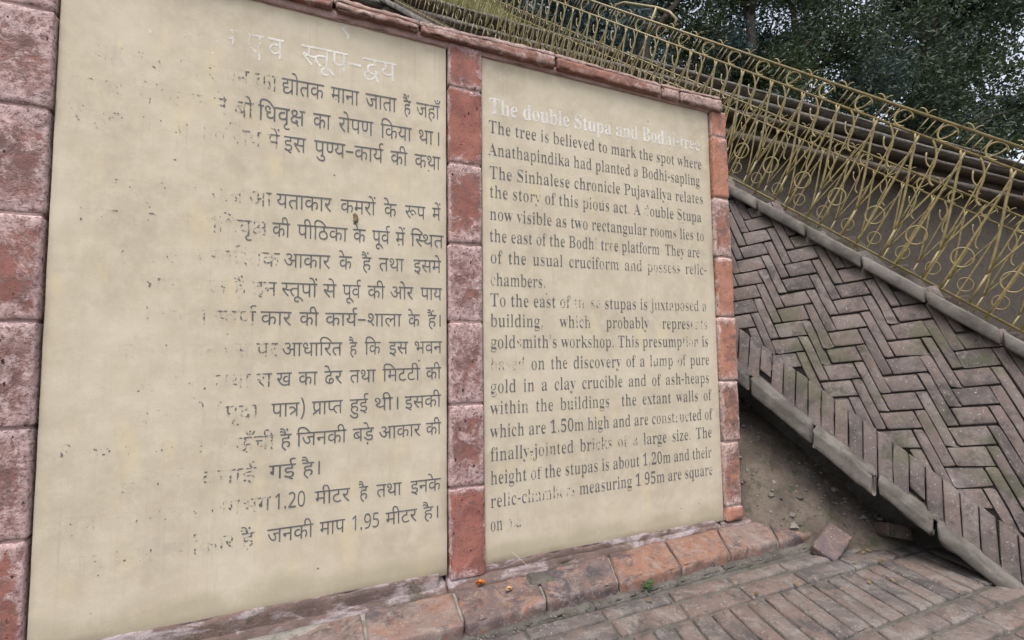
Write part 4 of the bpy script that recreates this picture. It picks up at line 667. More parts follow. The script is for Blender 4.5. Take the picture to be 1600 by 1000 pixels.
 (12, '61,47 452,428', -0.7074, 0.6421, -0.671, 0.6424, 6.131e-05, 0.044, 0.12),
 (12, '67,0 32,259 44,1001 25,1556 68,2318', -0.6571, 0.6425, -0.5, 0.6438, 6.064e-05, 0.044, 0.12),
 (12, '48,0 37,571 64,1088 75,978', -0.481, 0.644, -0.4097, 0.6446, 6.129e-05, 0.044, 0.12),
 (12, '10,-29 25,994 66,1756 52,2015', -0.3928, 0.6447, -0.2465, 0.6459, 6.001e-05, 0.044, 0.12),
 (12, '25,0 68,762', -0.2282, 0.6461, -0.1708, 0.6465, 5.553e-05, 0.044, 0.12),
 (12, '42,0 68,520 57,779 66,1335 52,1594 449,1883 804,2263 801,2814 808,3082 803,3633 50,4444 68,5042 35,5301 52,5805 14,6474 5,7239 30,7239 68,7873', -1.2791, 0.6373, -0.7194, 0.642, 6.872e-05, 0.044, 0.74),
 (13, '27,0 12,563', -0.7359, 0.5451, -0.657, 0.5452, 7.393e-05, 0.0435, 0.12),
 (13, '61,47 76,428 104,578', -0.6405, 0.5452, -0.5836, 0.5452, 6.672e-05, 0.0435, 0.12),
 (13, '12,0 35,491 461,995 60,1514 75,2190 48,2450 44,3021 66,3576 12,3835', -1.1219, 0.5448, -0.7709, 0.5451, 8.087e-05, 0.0435, 0.74),
 (14, '804,-87 801,464 805,732 803,1283', -0.7158, 0.4483, -0.6274, 0.4477, 4.948e-05, 0.0435, 0.12),
 (14, '50,0 68,598 35,857 52,1361', -0.5986, 0.4475, -0.4872, 0.4468, 6.242e-05, 0.0435, 0.12),
 (14, '61,47 76,428', -0.4601, 0.4466, -0.4278, 0.4464, 5.457e-05, 0.0435, 0.12),
 (14, '40,0 41,570 66,1212', -0.4011, 0.4462, -0.3137, 0.4456, 5.883e-05, 0.0435, 0.12),
 (14, '11,0 44,491 25,1046 75,1443', -0.2832, 0.4454, -0.1724, 0.4447, 6.079e-05, 0.0435, 0.12),
 (14, '215,0 40,389 70,959 46,959 461,1527 25,2046 68,2808 14,3327 5,4092 30,4092 66,4726 12,4985 54,5736 27,6414 49,6977 27,7680', -1.2712, 0.4519, -0.7278, 0.4484, 6.58e-05, 0.0435, 0.74),
 (15, '32,0 44,742 25,1297 68,2059', -0.7367, 0.3451, -0.6007, 0.3458, 5.834e-05, 0.0435, 0.12),
 (15, '50,0 66,598 46,857', -0.5818, 0.3459, -0.5021, 0.3463, 5.535e-05, 0.0435, 0.12),
 (15, '804,-87 801,464 812,732 808,1283', -0.4797, 0.3464, -0.3909, 0.3469, 4.995e-05, 0.0435, 0.12),
 (15, '50,0 68,598 35,857 52,1361', -0.3695, 0.347, -0.2593, 0.3476, 6.173e-05, 0.0435, 0.12),
 (15, '61,47 76,428 104,578', -0.2396, 0.3477, -0.1825, 0.348, 6.699e-05, 0.0435, 0.12),
 (15, '43,-42 66,573 40,832 69,1402 25,1662 179,2424 57,3396 27,3952 66,4515 181,4774 25,4774 66,5536 52,5795 61,6464 452,6845', -1.2431, 0.3424, -0.7717, 0.3449, 6.725e-05, 0.0435, 0.74),
]


def contours(key, thin=0.0, thin_y=0.0, steps=3):
    res = []
    for cs in GLY[key].split('|'):
        P = []
        for tok in cs.split():
            on = tok[0] != '~'
            x, y = (tok if on else tok[1:]).split(',')
            P.append((float(x), float(y), on))
        if len(P) < 3: continue
        if thin or thin_y:
            n = len(P); Q = []
            for i in range(n):
                a, b = P[i - 1], P[(i + 1) % n]
                if (a[0], a[1]) == (P[i][0], P[i][1]): a = P[i - 2]
                d1 = Vector((P[i][0] - a[0], P[i][1] - a[1])); d2 = Vector((b[0] - P[i][0], b[1] - P[i][1]))
                t = (d1.normalized() if d1.length else d1) + (d2.normalized() if d2.length else d2)
                t = t.normalized() if t.length > 1e-6 else Vector((0, 0))
                # clockwise outer contours: the inside lies to the right of travel
                Q.append((P[i][0] + t.y * thin, P[i][1] - t.x * thin_y, P[i][2]))
            P = Q
        E = []
        n = len(P)
        for i in range(n):
            a, b = P[i], P[(i + 1) % n]
            E.append(a)
            if not a[2] and not b[2]: E.append(((a[0] + b[0]) / 2, (a[1] + b[1]) / 2, True))
        k = next((i for i, q in enumerate(E) if q[2]), 0)
        E = E[k:] + E[:k]
        O, i, m = [], 0, len(E)
        while i < m:
            a, b = E[i], E[(i + 1) % m]
            O.append((a[0], a[1]))
            if b[2]: i += 1
            else:
                z = E[(i + 2) % m]
                for s in range(1, steps):
                    s /= steps
                    O.append(((1 - s) ** 2 * a[0] + 2 * s * (1 - s) * b[0] + s * s * z[0], (1 - s) ** 2 * a[1] + 2 * s * (1 - s) * b[1] + s * s * z[1]))
                i += 2
        res.append(O)
    return res

def area(p): return sum(p[i - 1][0] * p[i][1] - p[i][0] * p[i - 1][1] for i in range(len(p))) / 2
def inside(pt, p):
    r = False
    for i in range(len(p)):
        (ax, ay), (bx, by) = p[i - 1], p[i]
        if (ay > pt[1]) != (by > pt[1]) and pt[0] < (bx - ax) * (pt[1] - ay) / (by - ay) + ax: r = not r
    return r

GC = {}
def glyph(key, thin=0.0, thin_y=0.0):
    k = (key, thin, thin_y)
    if k in GC: return GC[k]
    cs = contours(key, thin, thin_y)
    outer = [c for c in cs if area(c) < 0]
    holes = [c for c in cs if area(c) >= 0]
    V, F = [], []
    for o in outer:
        hs = [h for h in holes if inside(h[0], o)]
        loops = [[Vector((x, y, 0)) for x, y in l] for l in [o] + hs]
        flat = [q for l in loops for q in l]
        n = len(V)
        V += [(q.x, q.y) for q in flat]
        for t in tessellate_polygon(loops): F.append(tuple(i + n for i in t))
    GC[k] = (V, F)
    if thin > 4:                                # a counter broken by the thinning: thin less
        def tot(vf): return sum(abs(area([vf[0][i] for i in f])) for f in vf[1])
        full = sum(-area(c) for c in contours(key))
        mine = sum(-area(c) for c in cs)
        if abs(tot(GC[k]) - mine) > .04 * full or mine > full * .98 or mine < full * .35:
            GC[k] = glyph(key, thin - 4, thin_y)
    return GC[k]

class Lettering:
    def __init__(self): self.v, self.f, self.w, self.k = [], [], [], 0
    def put(self, g, x, z, sx, sz, slope, wear):
        V, F = g
        n = len(self.v)
        y = -0.0010 - 0.00025 * (self.k % 3)
        self.k += 1
        for gx, gy in V:
            X = gx * sx
            self.v.append((x + X, y, z + gy * sz + slope * X))
            self.w.append(wear)
        for t in F:
            a, b, c = (Vector(self.v[n + i]) for i in t)
            nn = (b - a).cross(c - a)
            self.f.append(tuple(n + i for i in (t if nn.y < 0 else t[::-1])))
    def build(self, name, mat, parent):
        o = link_mesh(name, self.v, self.f, mat, parent)
        at = o.data.attributes.new('wear', 'FLOAT', 'POINT')
        at.data.foreach_set('value', self.w)
        return o

# ------------------------------------------------------------------ the inscription wall
rng = random.Random(5)
wall = empty("inscription_wall", "cream sandstone panels lettered in Hindi and English, framed in red sandstone blocks", "information board")
def panel(x0, x1, z0, z1, label):
    v, f = rough_box(box8(x0, x1, 0.0, 0.05, z0, z1), step=.03, r=.004, amp=.0006, freq=9, maxn=80)
    o = link_mesh("inscription_panel", v, f, M_PANEL, wall, True)
    o['label'] = label
    return o
p_en = panel(-.004, 1.188, .095, 2.135, "cream panel with the English inscription")
p_hi = panel(-1.312, -.148, .095, 2.135, "cream panel with the Hindi inscription")

EMV, EMH, THIN = .0745, .0525, 29.0
for li, (t, wr, x0, z0, x1, z1, just) in enumerate(EN):
    title = li == 0
    thin = 0.0 if title else THIN
    emv = .096 if title else EMV
    emh = .069 if title else EMH
    slope = (z1 - z0) / (x1 - x0)
    inkw = sum(ADV[c] for c in t if c != ' ')
    ns = t.count(' ')
    W = (x1 - x0) * 1000
    if just:
        emh = min(W / (inkw + ns * 270), .084 if title else .0605)
        sp = (W - inkw * emh) / ns
    else:
        emh = W / (inkw + ns * 250)
        sp = 250 * emh
    L = Lettering()
    x = 0.0
    for c, q in zip(t, wr):
        if c == ' ': x += sp; continue
        X = x / 1000
        L.put(glyph(c, thin, 0.0 if title else 2.0), x0 + X, z0 + slope * X, emh / 1000, emv / 1000, slope, int(q) / 8.0 * .74 + (.1 if title else 0))
        x += ADV[c] * emh
    L.build("title_lettering" if title else "text_line", M_TITLE if title else M_TEXT, p_en)

for li in range(16):
    L = Lettering()
    for (l, gs, x0, z0, x1, z1, sx, h, wear) in HW:
        if l != li: continue
        sz = h / 622 * (1.0 if li else .95)
        slope = (z1 - z0) / (x1 - x0)
        for tok in gs.split():
            g, dx = tok.split(',')
            X = int(dx) * sx
            wr = wear if wear < .7 else .58 + .30 * min(1, (x1 - x0 - X) / .22)      # older paint worn away towards the left
            L.put(glyph('d' + g, 7.0, 5.0), x0 + X, z0 + slope * X - 622 * sz, sx, sz, slope, wr)
    L.build("title_lettering" if li == 0 else "text_line", M_TITLE if li == 0 else M_TEXTH, p_hi)

L = Lettering()
L.put(glyph('d107'), -.545, 2.035, .00009, .00011, 0, .55)
L.build("white_mark", M_TITLE, p_hi)
# posts of red blocks
def post(x0, x1, joints, mat, yf, jit):
    for i, (b, a) in enumerate(zip(joints[:-1], joints[1:])):      # from the top down
        g = .0035
        d = [rng.uniform(-jit, jit) for _ in range(4)]
        yy = yf + rng.uniform(-.003, .003)
        c8 = [(x0 + d[0], yy, a + g), (x1 + d[1], yy, a + g), (x1 + d[1], .06, a + g), (x0 + d[0], .06, a + g),
              (x0 + d[2], yy, b - g), (x1 + d[3], yy, b - g), (x1 + d[3], .06, b - g), (x0 + d[2], .06, b - g)]
        v, f = rough_box(c8, step=.011, r=.006, amp=.0016, freq=30, seed=i * 9.1 + x0 * 50)
        link_mesh("frame_block", v, f, mat, wall, True)
    v, f = rough_box(box8(x0 + .006, x1 - .006, yf + .006, .055, joints[-1] + .004, joints[0] - .004), step=.03, r=.003, amp=.001)
    link_mesh("joint_mortar", v, f, M_LIME, wall, True)
post(-.1425, -.0085, [2.106, 1.927, 1.627, 1.314, 1.015, .706, .405, .074], M_POST, -.016, .0025)
post(1.193, 1.292, [2.09, 1.952, 1.644, 1.350, 1.057, .750, .463, .160, .092], M_POST2, -.018, .004)
post(-1.455, -1.318, [2.106, 1.90, 1.61, 1.30, 1.00, .71, .41, .074], M_POST, -.016, .0025)

# coping stones
cj = [-1.52, -1.15, -.86, -.56, -.257, .324, .879, .986, 1.262]
for i, (a, b) in enumerate(zip(cj[:-1], cj[1:])):
    g = .0060
    yf = -.036 + rng.uniform(-.004, .004)
    def zt(x): return 2.158 + .008 * math.sin(x * 5.1)
    def zb(x): return 2.103 - .016 * (x + .2)
    c8 = [(a + g, yf, zb(a)), (b - g, yf, zb(b)), (b - g, .13, zb(b)), (a + g, .13, zb(a)),
          (a + g, yf + .002, zt(a) - .020), (b - g, yf + .002, zt(b) - .020), (b - g, .12, zt(b) - .016), (a + g, .12, zt(a) - .016)]
    v, f = rough_box(c8, step=.010, r=.005, amp=.0034, freq=26, seed=i * 5.3)
    link_mesh("coping_stone", v, f, M_COPE, wall, True)
    c8 = [(a + .003, yf + .004, zt(a) - .021), (b - .001, yf + .004, zt(b) - .021), (b - .001, .115, zt(b) - .021), (a + .001, .115, zt(a) - .021),
          (a + .001, yf + .017, zt(a) + .006), (b - .001, yf + .017, zt(b) + .006), (b - .001, .11, zt(b) + .03), (a + .001, .11, zt(a) + .03)]
    v, f = rough_box(c8, step=.010, r=.006, amp=.0050, freq=19, seed=i * 7.3)
    link_mesh("weathered_top", v, f, M_CTOP, wall, True)
v, f = rough_box([(-1.515, .0, 2.115), (1.24, .0, 2.095), (1.24, .125, 2.095), (-1.515, .125, 2.115),
                  (-1.515, .002, 2.14), (1.24, .002, 2.12), (1.24, .125, 2.14), (-1.515, .125, 2.16)], step=.04, r=.004, amp=.002)
link_mesh("coping_mortar", v, f, M_BED, wall, True)
v, f = rough_box([(-1.312, -.010, 2.092), (1.19, -.010, 2.074), (1.19, .055, 2.074), (-1.312, .055, 2.092),
                  (-1.312, -.014, 2.125), (1.19, -.014, 2.105), (1.19, .055, 2.105), (-1.312, .055, 2.125)], step=.012, r=.004, amp=.0022, freq=18, maxn=190)
link_mesh("lime_fillet", v, f, M_LIME, wall, True)
v, f = rough_box(box8(-1.45, 1.285, .056, .12, .0, 2.10), step=.06, r=.01, amp=.003, freq=8)
link_mesh("back_masonry", v, f, M_TIER, wall, True)

# mortar bed under the panels and the brick plinth
for (xa, xb, za0, za1) in ((-1.46, -.15, .022, .058), (-.15, 1.16, .066, .092), (1.16, 1.5, .075, .082)):
    def zbed(x, k): return k
    v, f = rough_box([(xa, -.034, .0), (xb, -.030, .0), (xb, .05, .0), (xa, .05, .0),
                      (xa, -.026, za0), (xb, -.022, za1 - .012), (xb, .05, .115), (xa, .05, .115)], step=.013, r=.012, amp=.0045, freq=20, maxn=100)
    link_mesh("mortar_bed", v, f, M_BED, wall, True)
    if xa < 1: 
        v, f = rough_box([(xa + .02, -.008, .03), (xb - .03, -.008, .03), (xb - .03, .045, .03), (xa + .02, .045, .03),
                      (xa + .02, -.006, .108), (xb - .03, -.006, .108), (xb - .03, .045, .112), (xa + .02, .045, .112)], step=.013, r=.004, amp=.003, freq=16, maxn=100)
        link_mesh("mortar_fillet", v, f, M_BED, wall, True)
pj = [(-1.62, -1.60, .030), (-1.27, -1.25, .032), (-1.00, -.985, .032), (-.735, -.742, .032), (-.446, -.452, .044), (-.135, -.159, .052), (.19, .138, .055),
      (.521, .437, .073), (.813, .745, .080), (1.113, 1.016, .084), (1.43, 1.31, .082), (1.72, 1.60, .080)]
def yfront(x): return -.243 + .055 * min(1, max(0, (x + .1) / 1.25))
plinth = wall
for i, (a, b) in enumerate(zip(pj[:-1], pj[1:])):
    g = .005
    ya, yb = yfront(a[1]), yfront(b[1])
    d = [rng.uniform(-.004, .004) for _ in range(3)]
    c8 = [(a[1] + g, ya + .004 + d[0], -.03), (b[1] - g, yb + .004 + d[1], -.03), (b[0] - g, -.026, -.03), (a[0] + g, -.026, -.03),
          (a[1] + g, ya + d[0], .050), (b[1] - g, yb + d[1], .050 + d[2] * .6), (b[0] - g, -.026, b[2] - .004), (a[0] + g, -.026, a[2] - .004)]
    v, f = rough_box(c8, step=.011, r=.005, amp=.0024, freq=24, seed=i * 3.7)
    link_mesh("plinth_brick", v, f, M_PLINTH, wall, True)
v, f = rough_box([(-1.6, -.222, -.03), (1.62, -.172, -.03), (1.70, -.02, -.03), (-1.6, -.02, -.03),
                  (-1.6, -.222, .036), (1.62, -.172, .038), (1.70, -.02, .068), (-1.6, -.02, .022)], step=.02, r=.006, amp=.002, maxn=90)
link_mesh("joint_mortar", v, f, M_JOINT, wall, True)

for i in range(5):
    xa, xb = -1.6 + i * .64, -1.6 + (i + 1) * .64
    v, f = rough_box([(xa, yfront(xa) - .030, -.03), (xb, yfront(xb) - .026, -.03), (xb, yfront(xb) + .02, -.03), (xa, yfront(xa) + .02, -.03),
                      (xa, yfront(xa) - .022, .004), (xb, yfront(xb) - .020, .004), (xb, yfront(xb) + .02, .013), (xa, yfront(xa) + .02, .013)], step=.007, r=.006, amp=.0055, freq=34, seed=i * 3, maxn=100)
    link_mesh("mossy_mortar", v, f, M_MOSSY, wall, True)
# ------------------------------------------------------------------ paving in front
def skew(x, y):           # the courses are laid askew to the wall, more so to the right
    return x + (.10 + .22 * min(1, max(0, (x + .2) / .8))) * (y + .25)
pav = MB()
tone = []
def brick(x0, x1, y0, y1, zz=0.0, step=.03):
    g = .0045
    P = [(skew(x0 + g, y0 + g), y0 + g), (skew(x1 - g, y0 + g), y0 + g), (skew(x1 - g, y1 - g), y1 - g), (skew(x0 + g, y1 - g), y1 - g)]
    t = [rng.uniform(-.003, .003) + zz for _ in range(4)]
    c8 = [(x, y, -.05) for x, y in P] + [(x, y, t[i]) for i, (x, y) in enumerate(P)]
    n = len(pav.v)
    pav.add(rough_box(c8, step=step, r=.006, amp=.0016, freq=26, seed=rng.random() * 50, open_bottom=True))
    tone.extend([rng.random()] * (len(pav.v) - n))
xs0 = [-3.5 + .295 * i + .04 for i in range(-1, 34)]
def rowx(y): return 0
rows = [(-.322, -.252), (-.425, -.328)]
for (a, b) in rows:
    off = .01 if a < -.4 else 0
    for i in range(-12, 15):
        x0 = .04 + .293 * i + off
        if x0 + .29 < -2.6 or x0 > 3.6: continue
        brick(x0, x0 + .293, a, b, -.002, .02 if -.2 < x0 < 1.6 else .05)
y = -.431
band = 0
while y > -1.9:
    if band % 2 == 0:
        for i in range(-34, 46):
            x0 = .04 + .0845 * i
            brick(x0, x0 + .0845, y - .285, y, 0, .03 if y > -.9 and 0 < x0 < 2.6 else .08)
        y -= .291
    else:
        for r in range(2):
            for i in range(-12, 15):
                x0 = .04 + .293 * i + .14 * r
                brick(x0, x0 + .293, y - .085, y, 0, .08)
            y -= .0905
    band += 1
for i in range(8):                                                       # in front of the staircase foot, right of the sign
    for r in range(4):
        pass
po = pav.build("paving", M_PAVE)
at = po.data.attributes.new('tone', 'FLOAT', 'POINT')
at.data.foreach_set('value', tone)
tag(po, kind='structure')
v, f = rough_box([(-4, -2.4, -.06), (4.2, -2.4, -.06), (4.2, -.15, -.06), (-4, -.15, -.06), (-4, -2.4, -.007), (4.2, -2.4, -.007), (4.2, -.15, -.012), (-4, -.15, -.012)], step=.05, r=.003, amp=.003, freq=12, maxn=140)
tag(link_mesh("paving_bed", v, f, M_GROUT, None, True), kind='structure')
tag(link_mesh("ground", [(-400, -400, -.045), (400, -400, -.045), (400, 400, -.045), (-400, 400, -.045)], [(0, 1, 2, 3)], M_EARTH), kind='structure')

# ------------------------------------------------------------------ staircase up the mound, right of and behind the sign
FD = Vector((-.532, 1.229, 1.131))           # the railing line climbs away to the left
FU = FD.normalized()
FH = Vector((FD.x, FD.y, 0)).normalized()
QN = Vector((-.918, -.397, 0))               # horizontal, from the railing towards the sign
P0 = Vector((1.737, .444, 1.98))
def on(k, q=0.0, dz=0.0): return P0 + FD * k + QN * q + Vector((0, 0, dz))
KA, KB = -1.75, 2.95
st = empty("brick_staircase", "weathered brick staircase climbing the mound beside the signboard, with a paved flank", "staircase", (0, 0, 0))
mb = MB()
NS = 30
for i in range(NS):
    k0 = KA + (KB - KA) * i / NS
    k1 = KA + (KB - KA) * (i + 1) / NS
    a, b, c, d = on(k0, -.05), on(k0, -1.65), on(k1 + .4 / 30, -1.65), on(k1 + .4 / 30, -.05)
    zt = on(k1).z - .10
    z0 = zt - .8
    mb.add(rough_box([(p.x, p.y, z0) for p in (a, b, c, d)] + [(p.x, p.y, zt - .002 * (i % 2)) for p in (a, b, c, d)], step=.2, r=.01, amp=.004, freq=9, seed=i))
mb.build("steps", M_TIER, st, True)
# stringer ledge of long slabs
k = KA
i = 0
while k < KB:
    k1 = k + .175
    c8 = [on(k + .004, .13, -.095), on(k1 - .004, .13, -.095), on(k1 - .004, -.12, -.085), on(k + .004, -.12, -.085),
          on(k + .004, .13, -.022), on(k1 - .004, .13, -.022), on(k1 - .004, -.12, -.012), on(k + .004, -.12, -.012)]
    vf = rough_box(c8[:4] + c8[4:], step=.03, r=.012, amp=.004, freq=16, seed=i * 2.2)
    link_mesh("ledge_slab", vf[0], vf[1], M_LEDGE, st, True)
    k = k1
    i += 1
# paved flank: bricks in short courses, herringbone-like, on a steep plane
FB_TOP = (.085, -.10)
FB_BOT = (.36, -.98)
bank = MB()
btone = []
def flank(u, v): return on(u / FD.length, FB_TOP[0] + (FB_BOT[0] - FB_TOP[0]) * v, FB_TOP[1] + (FB_BOT[1] - FB_TOP[1]) * v)
LV = math.hypot(FB_BOT[0] - FB_TOP[0], FB_BOT[1] - FB_TOP[1])
nrm = (flank(1, 0) - flank(0, 0)).cross(flank(0, 1) - flank(0, 0)).normalized()
if nrm.dot(QN) < 0: nrm = -nrm
nrmv = nrm
def fquad(uv4, seed, up=0.0):
    P = [flank(u, v / LV) for u, v in uv4]
    lift = [rng.uniform(-.006, .006) + up for _ in range(4)]
    c8 = [p - nrmv * .05 for p in P] + [p + nrmv * l for p, l in zip(P, lift)]
    n = len(bank.v)
    bank.add(rough_box(c8, step=.05, r=.007, amp=.003, freq=18, seed=seed, open_bottom=True))
    btone.extend([rng.random()] * (len(bank.v) - n))
a45 = math.radians(38)
ca, sa = math.cos(a45), math.sin(a45)
BL, BW = .20, .066
for i in range(-40, 70):
    for j in range(-40, 70):
        if (i - j) % 6 == 0: rect = (i, j, i + 3, j + 1)
        elif (i - j) % 6 == 5: rect = (i, j, i + 1, j + 3)
        else: continue
        x0, y0, x1, y1 = [q * BW for q in rect]
        g = .003
        pts = [(x0 + g, y0 + g), (x1 - g, y0 + g), (x1 - g, y1 - g), (x0 + g, y1 - g)]
        uv = [(ca * x - sa * y - 1.0, sa * x + ca * y - .6) for x, y in pts]
        cu, cv = sum(p[0] for p in uv) / 4, sum(p[1] for p in uv) / 4
        if -2.1 < cu < 1.9 and -.06 < cv < LV - .12: fquad(uv, i * 3.1 + j)
for i in range(62):                                                  # soldier course closing the lower edge
    u0 = -2.2 + i * .068
    e = rng.uniform(-.018, .022)
    if i % 11 == 4: e -= .07
    fquad([(u0 + .003, LV - .165), (u0 + .065, LV - .165), (u0 + .065, LV + .03 + e), (u0 + .003, LV + .03 + e + rng.uniform(-.01, .01))], i * 1.7, .012)
bo = bank.build("paved_flank", M_BANK, st)
at = bo.data.attributes.new('tone', 'FLOAT', 'POINT')
at.data.foreach_set('value', btone)
# bed behind the bricks, undercut, and soil at the foot
prof = [(-.05, -.10), (.06, -.10), (FB_BOT[0] - .03, FB_BOT[1]), (.12, -1.02), (.10, -1.30), (-.2, -1.3)]
V, F = [], []
ks = [KA + (KB - KA) * i / 60 for i in range(61)]
for k in ks:
    for (q, dz) in prof:
        p = on(k, q, dz)
        s = p * 9
        V.append(p + QN * (.015 * mnoise.noise(s)) + Vector((0, 0, .02 * mnoise.noise(s + Vector((3, 3, 3))))))
m = len(prof)
for i in range(60):
    for j in range(m - 1):
        F.append((i * m + j, i * m + j + 1, (i + 1) * m + j + 1, (i + 1) * m + j))
link_mesh("flank_core", V, F, M_GROUT, st, True)
V, F = [], []
prof = [(.0, -1.28), (.14, -1.30), (.26, -1.33), (.36, -1.40), (.46, -1.52), (.56, -1.70), (.64, -1.90), (.72, -2.2)]
m = len(prof)
ks = [KA - .2 + (1.9 - KA) * i / 90 for i in range(91)]
for k in ks:
    for (q, dz) in prof:
        p = on(k, q, dz)
        s = p * 6
        V.append(p + Vector((0, 0, .05 * mnoise.noise(s) + .03 * mnoise.noise(s * 3) + .012 * mnoise.noise(s * 8))))
for i in range(90):
    for j in range(m - 1):
        F.append((i * m + j, i * m + j + 1, (i + 1) * m + j + 1, (i + 1) * m + j))
tag(link_mesh("earth_slope", V, F, M_SOIL, None, True), kind='structure')

k, i = KA, 0
while k < 1.4:
    k1 = k + rng.uniform(.10, .26)
    lo, hi = rng.uniform(-.02, .02), rng.uniform(-.015, .015)
    c8 = [on(k + .006, .44 + hi, -1.085 + lo), on(k1 - .004, .44 + hi, -1.085 + lo), on(k1 - .004, .20, -1.07), on(k + .006, .20, -1.07),
          on(k + .006, .435 + hi, -1.00), on(k1 - .004, .435 + hi, -1.00), on(k1 - .004, .20, -.955), on(k + .006, .20, -.955)]
    vf = rough_box(c8, step=.016, r=.012, amp=.009, freq=15, seed=i * 4.1)
    link_mesh("edge_slab", vf[0], vf[1], M_LEDGE, st, True)
    k = k1
    i += 1
# loose bricks in the undercut
def loose(name, label, p, size, rot, mat, cat, seed):
    sx, sy, sz = size
    v, f = rough_box(box8(-sx / 2, sx / 2, -sy / 2, sy / 2, 0, sz), step=.012, r=.008, amp=.004, freq=22, seed=seed)
    o = link_mesh(name, v, f, mat, None, True, p)
    o.rotation_euler = rot
    return tag(o, label, cat)
loose("loose_brick", "broken dark brick slanting down out of the hollow under the paved flank", on(-.03, .30, -1.335), (.24, .10, .055), (.35, .25, .75), M_TIER, "brick", 4)
loose("loose_brick", "flat grey brick lying on the earth below the hollow", on(.06, .36, -1.42), (.20, .11, .05), (.2, -.15, .4), M_LEDGE, "brick", 14)
loose("loose_brick", "dark brick lying half buried at the right in the hollow", on(-.55, .22, -1.33), (.22, .11, .06), (.2, .3, 1.2), M_TIER, "brick", 31)
loose("loose_brick", "reddish brick lying on the earth slope right of the sign", on(-.42, .46, -1.50), (.19, .10, .055), (.5, -.35, .2), M_PLINTH, "brick", 37)
loose("stone_chip", "small pale stone chip on the earth beside the right post", on(.02, .42, -1.42), (.045, .03, .025), (.4, .3, .3), M_CHIP, "stone", 24)

# ------------------------------------------------------------------ railings
TD = (Vector((0, 0, 1)) - FH * .62).normalized()      # the uprights lean down the slope
CELL = .205
HH = .672
def rl(s, t, o=0.0): return FU * (s * CELL) + TD * (t * HH) + QN * o
def arc(cs, ct, r, a0, a1, n=14, sq=1.0):
    return [rl(cs + r * math.cos(math.radians(a0 + (a1 - a0) * i / n)) / CELL, ct + sq * r * math.sin(math.radians(a0 + (a1 - a0) * i / n)) / HH) for i in range(n + 1)]
MIDT = .87
def bez(p, q, r, n=10):
    return [rl(*[(1 - t) ** 2 * p[i] + 2 * t * (1 - t) * q[i] + t * t * r[i] for i in (0, 1)]) for t in [j / n for j in range(n + 1)]]
R1 = .0046
def part(name, chains, par, r=R1, sides=6):
    mb = MB()
    for ch in chains:
        closed = ch[0] == 'c'
        mb.add(tube(ch[1], r if len(ch) < 3 else ch[2], sides, closed))
    return mb.build(name, M_GOLD, par)
def railing(label, root, n0, n1):
    t = empty("iron_railing", label, "railing", root, "gold painted railings of the staircase")
    part("top_rail", [('o', [rl(n0 - .2, 1), rl((n0 + n1) / 2, 1.0), rl(n1 + .2, 1)], .0075)], t)
    part("middle_rail", [('o', [rl(n0 - .2, MIDT), rl(n1 + .2, MIDT)], .0065)], t)
    part("bottom_rail", [('o', [rl(n0 - .2, .03), rl(n1 + .2, .03)], .0065)], t)
    proto = []
    # bars leaving one node under the middle rail: long left bar, full upright with a ring, and a right bar
    proto.append(part("fan", [('o', bez((1.02, .87), (.86, .80), (.80, .72), 5) + bez((.80, .72), (.36, .40), (.24, .24), 8)[1:], .0064),
                              ('o', [rl(.24, .25), rl(.20, .03)], .006),
                              ('o', bez((.86, .76), (1.06, .52), (1.24, .25), 6), .0046),
                              ('o', bez((.40, .87), (.33, .70), (.24, .25), 6), .0042)], t))
    proto.append(part("upright", [('o', bez((.92, .87), (.86, .60), (.80, .0), 8), .0062)], t))
    proto.append(part("ring", [('c', arc(.80, .267, .043, 0, 340, 17), .0044)], t))
    # hook hanging below the middle rail
    proto.append(part("hook", [('o', bez((.62, .87), (.34, .80), (.30, .72), 8) + bez((.30, .72), (.27, .60), (.08, .60), 8)[1:], .0056),
                               ('o', bez((.30, .70), (.50, .70), (.58, .78), 6), .004)], t))
    # open scroll between middle and top rail, with the short pickets beside it
    proto.append(part("scroll", [('o', arc(.42, .935, .040, -120, 165, 16, .95), .0046), ('o', bez((.60, .87), (.36, .90), (.30, .97), 6), .004)], t))
    for (s0, s1) in ((.02, -.06), (.86, .78), (.70, .60)):
        proto.append(part("picket", [('o', [rl(s0, .87), rl(s1, 1.0)], .0032)], t))
    proto.append(part("finial", [('o', bez((.0, 1.0), (.10, 1.05), (.22, 1.03), 6), .0035), ('o', bez((.02, 1.0), (-.02, 1.05), (-.10, 1.05), 5), .003)], t))
    first = True
    for n in range(n0, n1 + 1):
        for p in proto:
            o = p if first else p.copy()
            if not first:
                COL.objects.link(o)
                o.parent = t
            o.location = FU * (CELL * n)
        first = False
    return t
base = P0 + Vector((0, 0, .0))
near_r = railing("long gold scrolled iron railing climbing behind the sign, nearer of two", base, -8, 26)
far_r = railing("gold scrolled iron railing across the stairs, seen through the nearer one", base - QN * 1.35, -8, 26)
def ray_px(px, py): return RCAM @ Vector(((px - 800) / 750, (py - 500) / 750, 1))
# tall handrail loop of the upper landing
HOOP = [(-0.6158, 1.424, 2.5867), (-0.5961, 1.3784, 2.6478), (-0.559, 1.2927, 2.6269), (-0.4137, 0.9566, 2.3766), (-0.3611, 0.8351, 2.2603), (-0.3338, 0.7719, 2.1523), (-0.3506, 0.8108, 2.0685), (-0.4137, 0.9566, 2.3766), (-0.4405, 1.0186, 2.2482), (-0.4675, 1.0811, 2.1312)]
part("handrail_loop", [('o', [Vector(p) for p in HOOP[:7]], .014), ('o', [Vector(p) for p in HOOP[7:]], .016)], far_r, .014, 8)

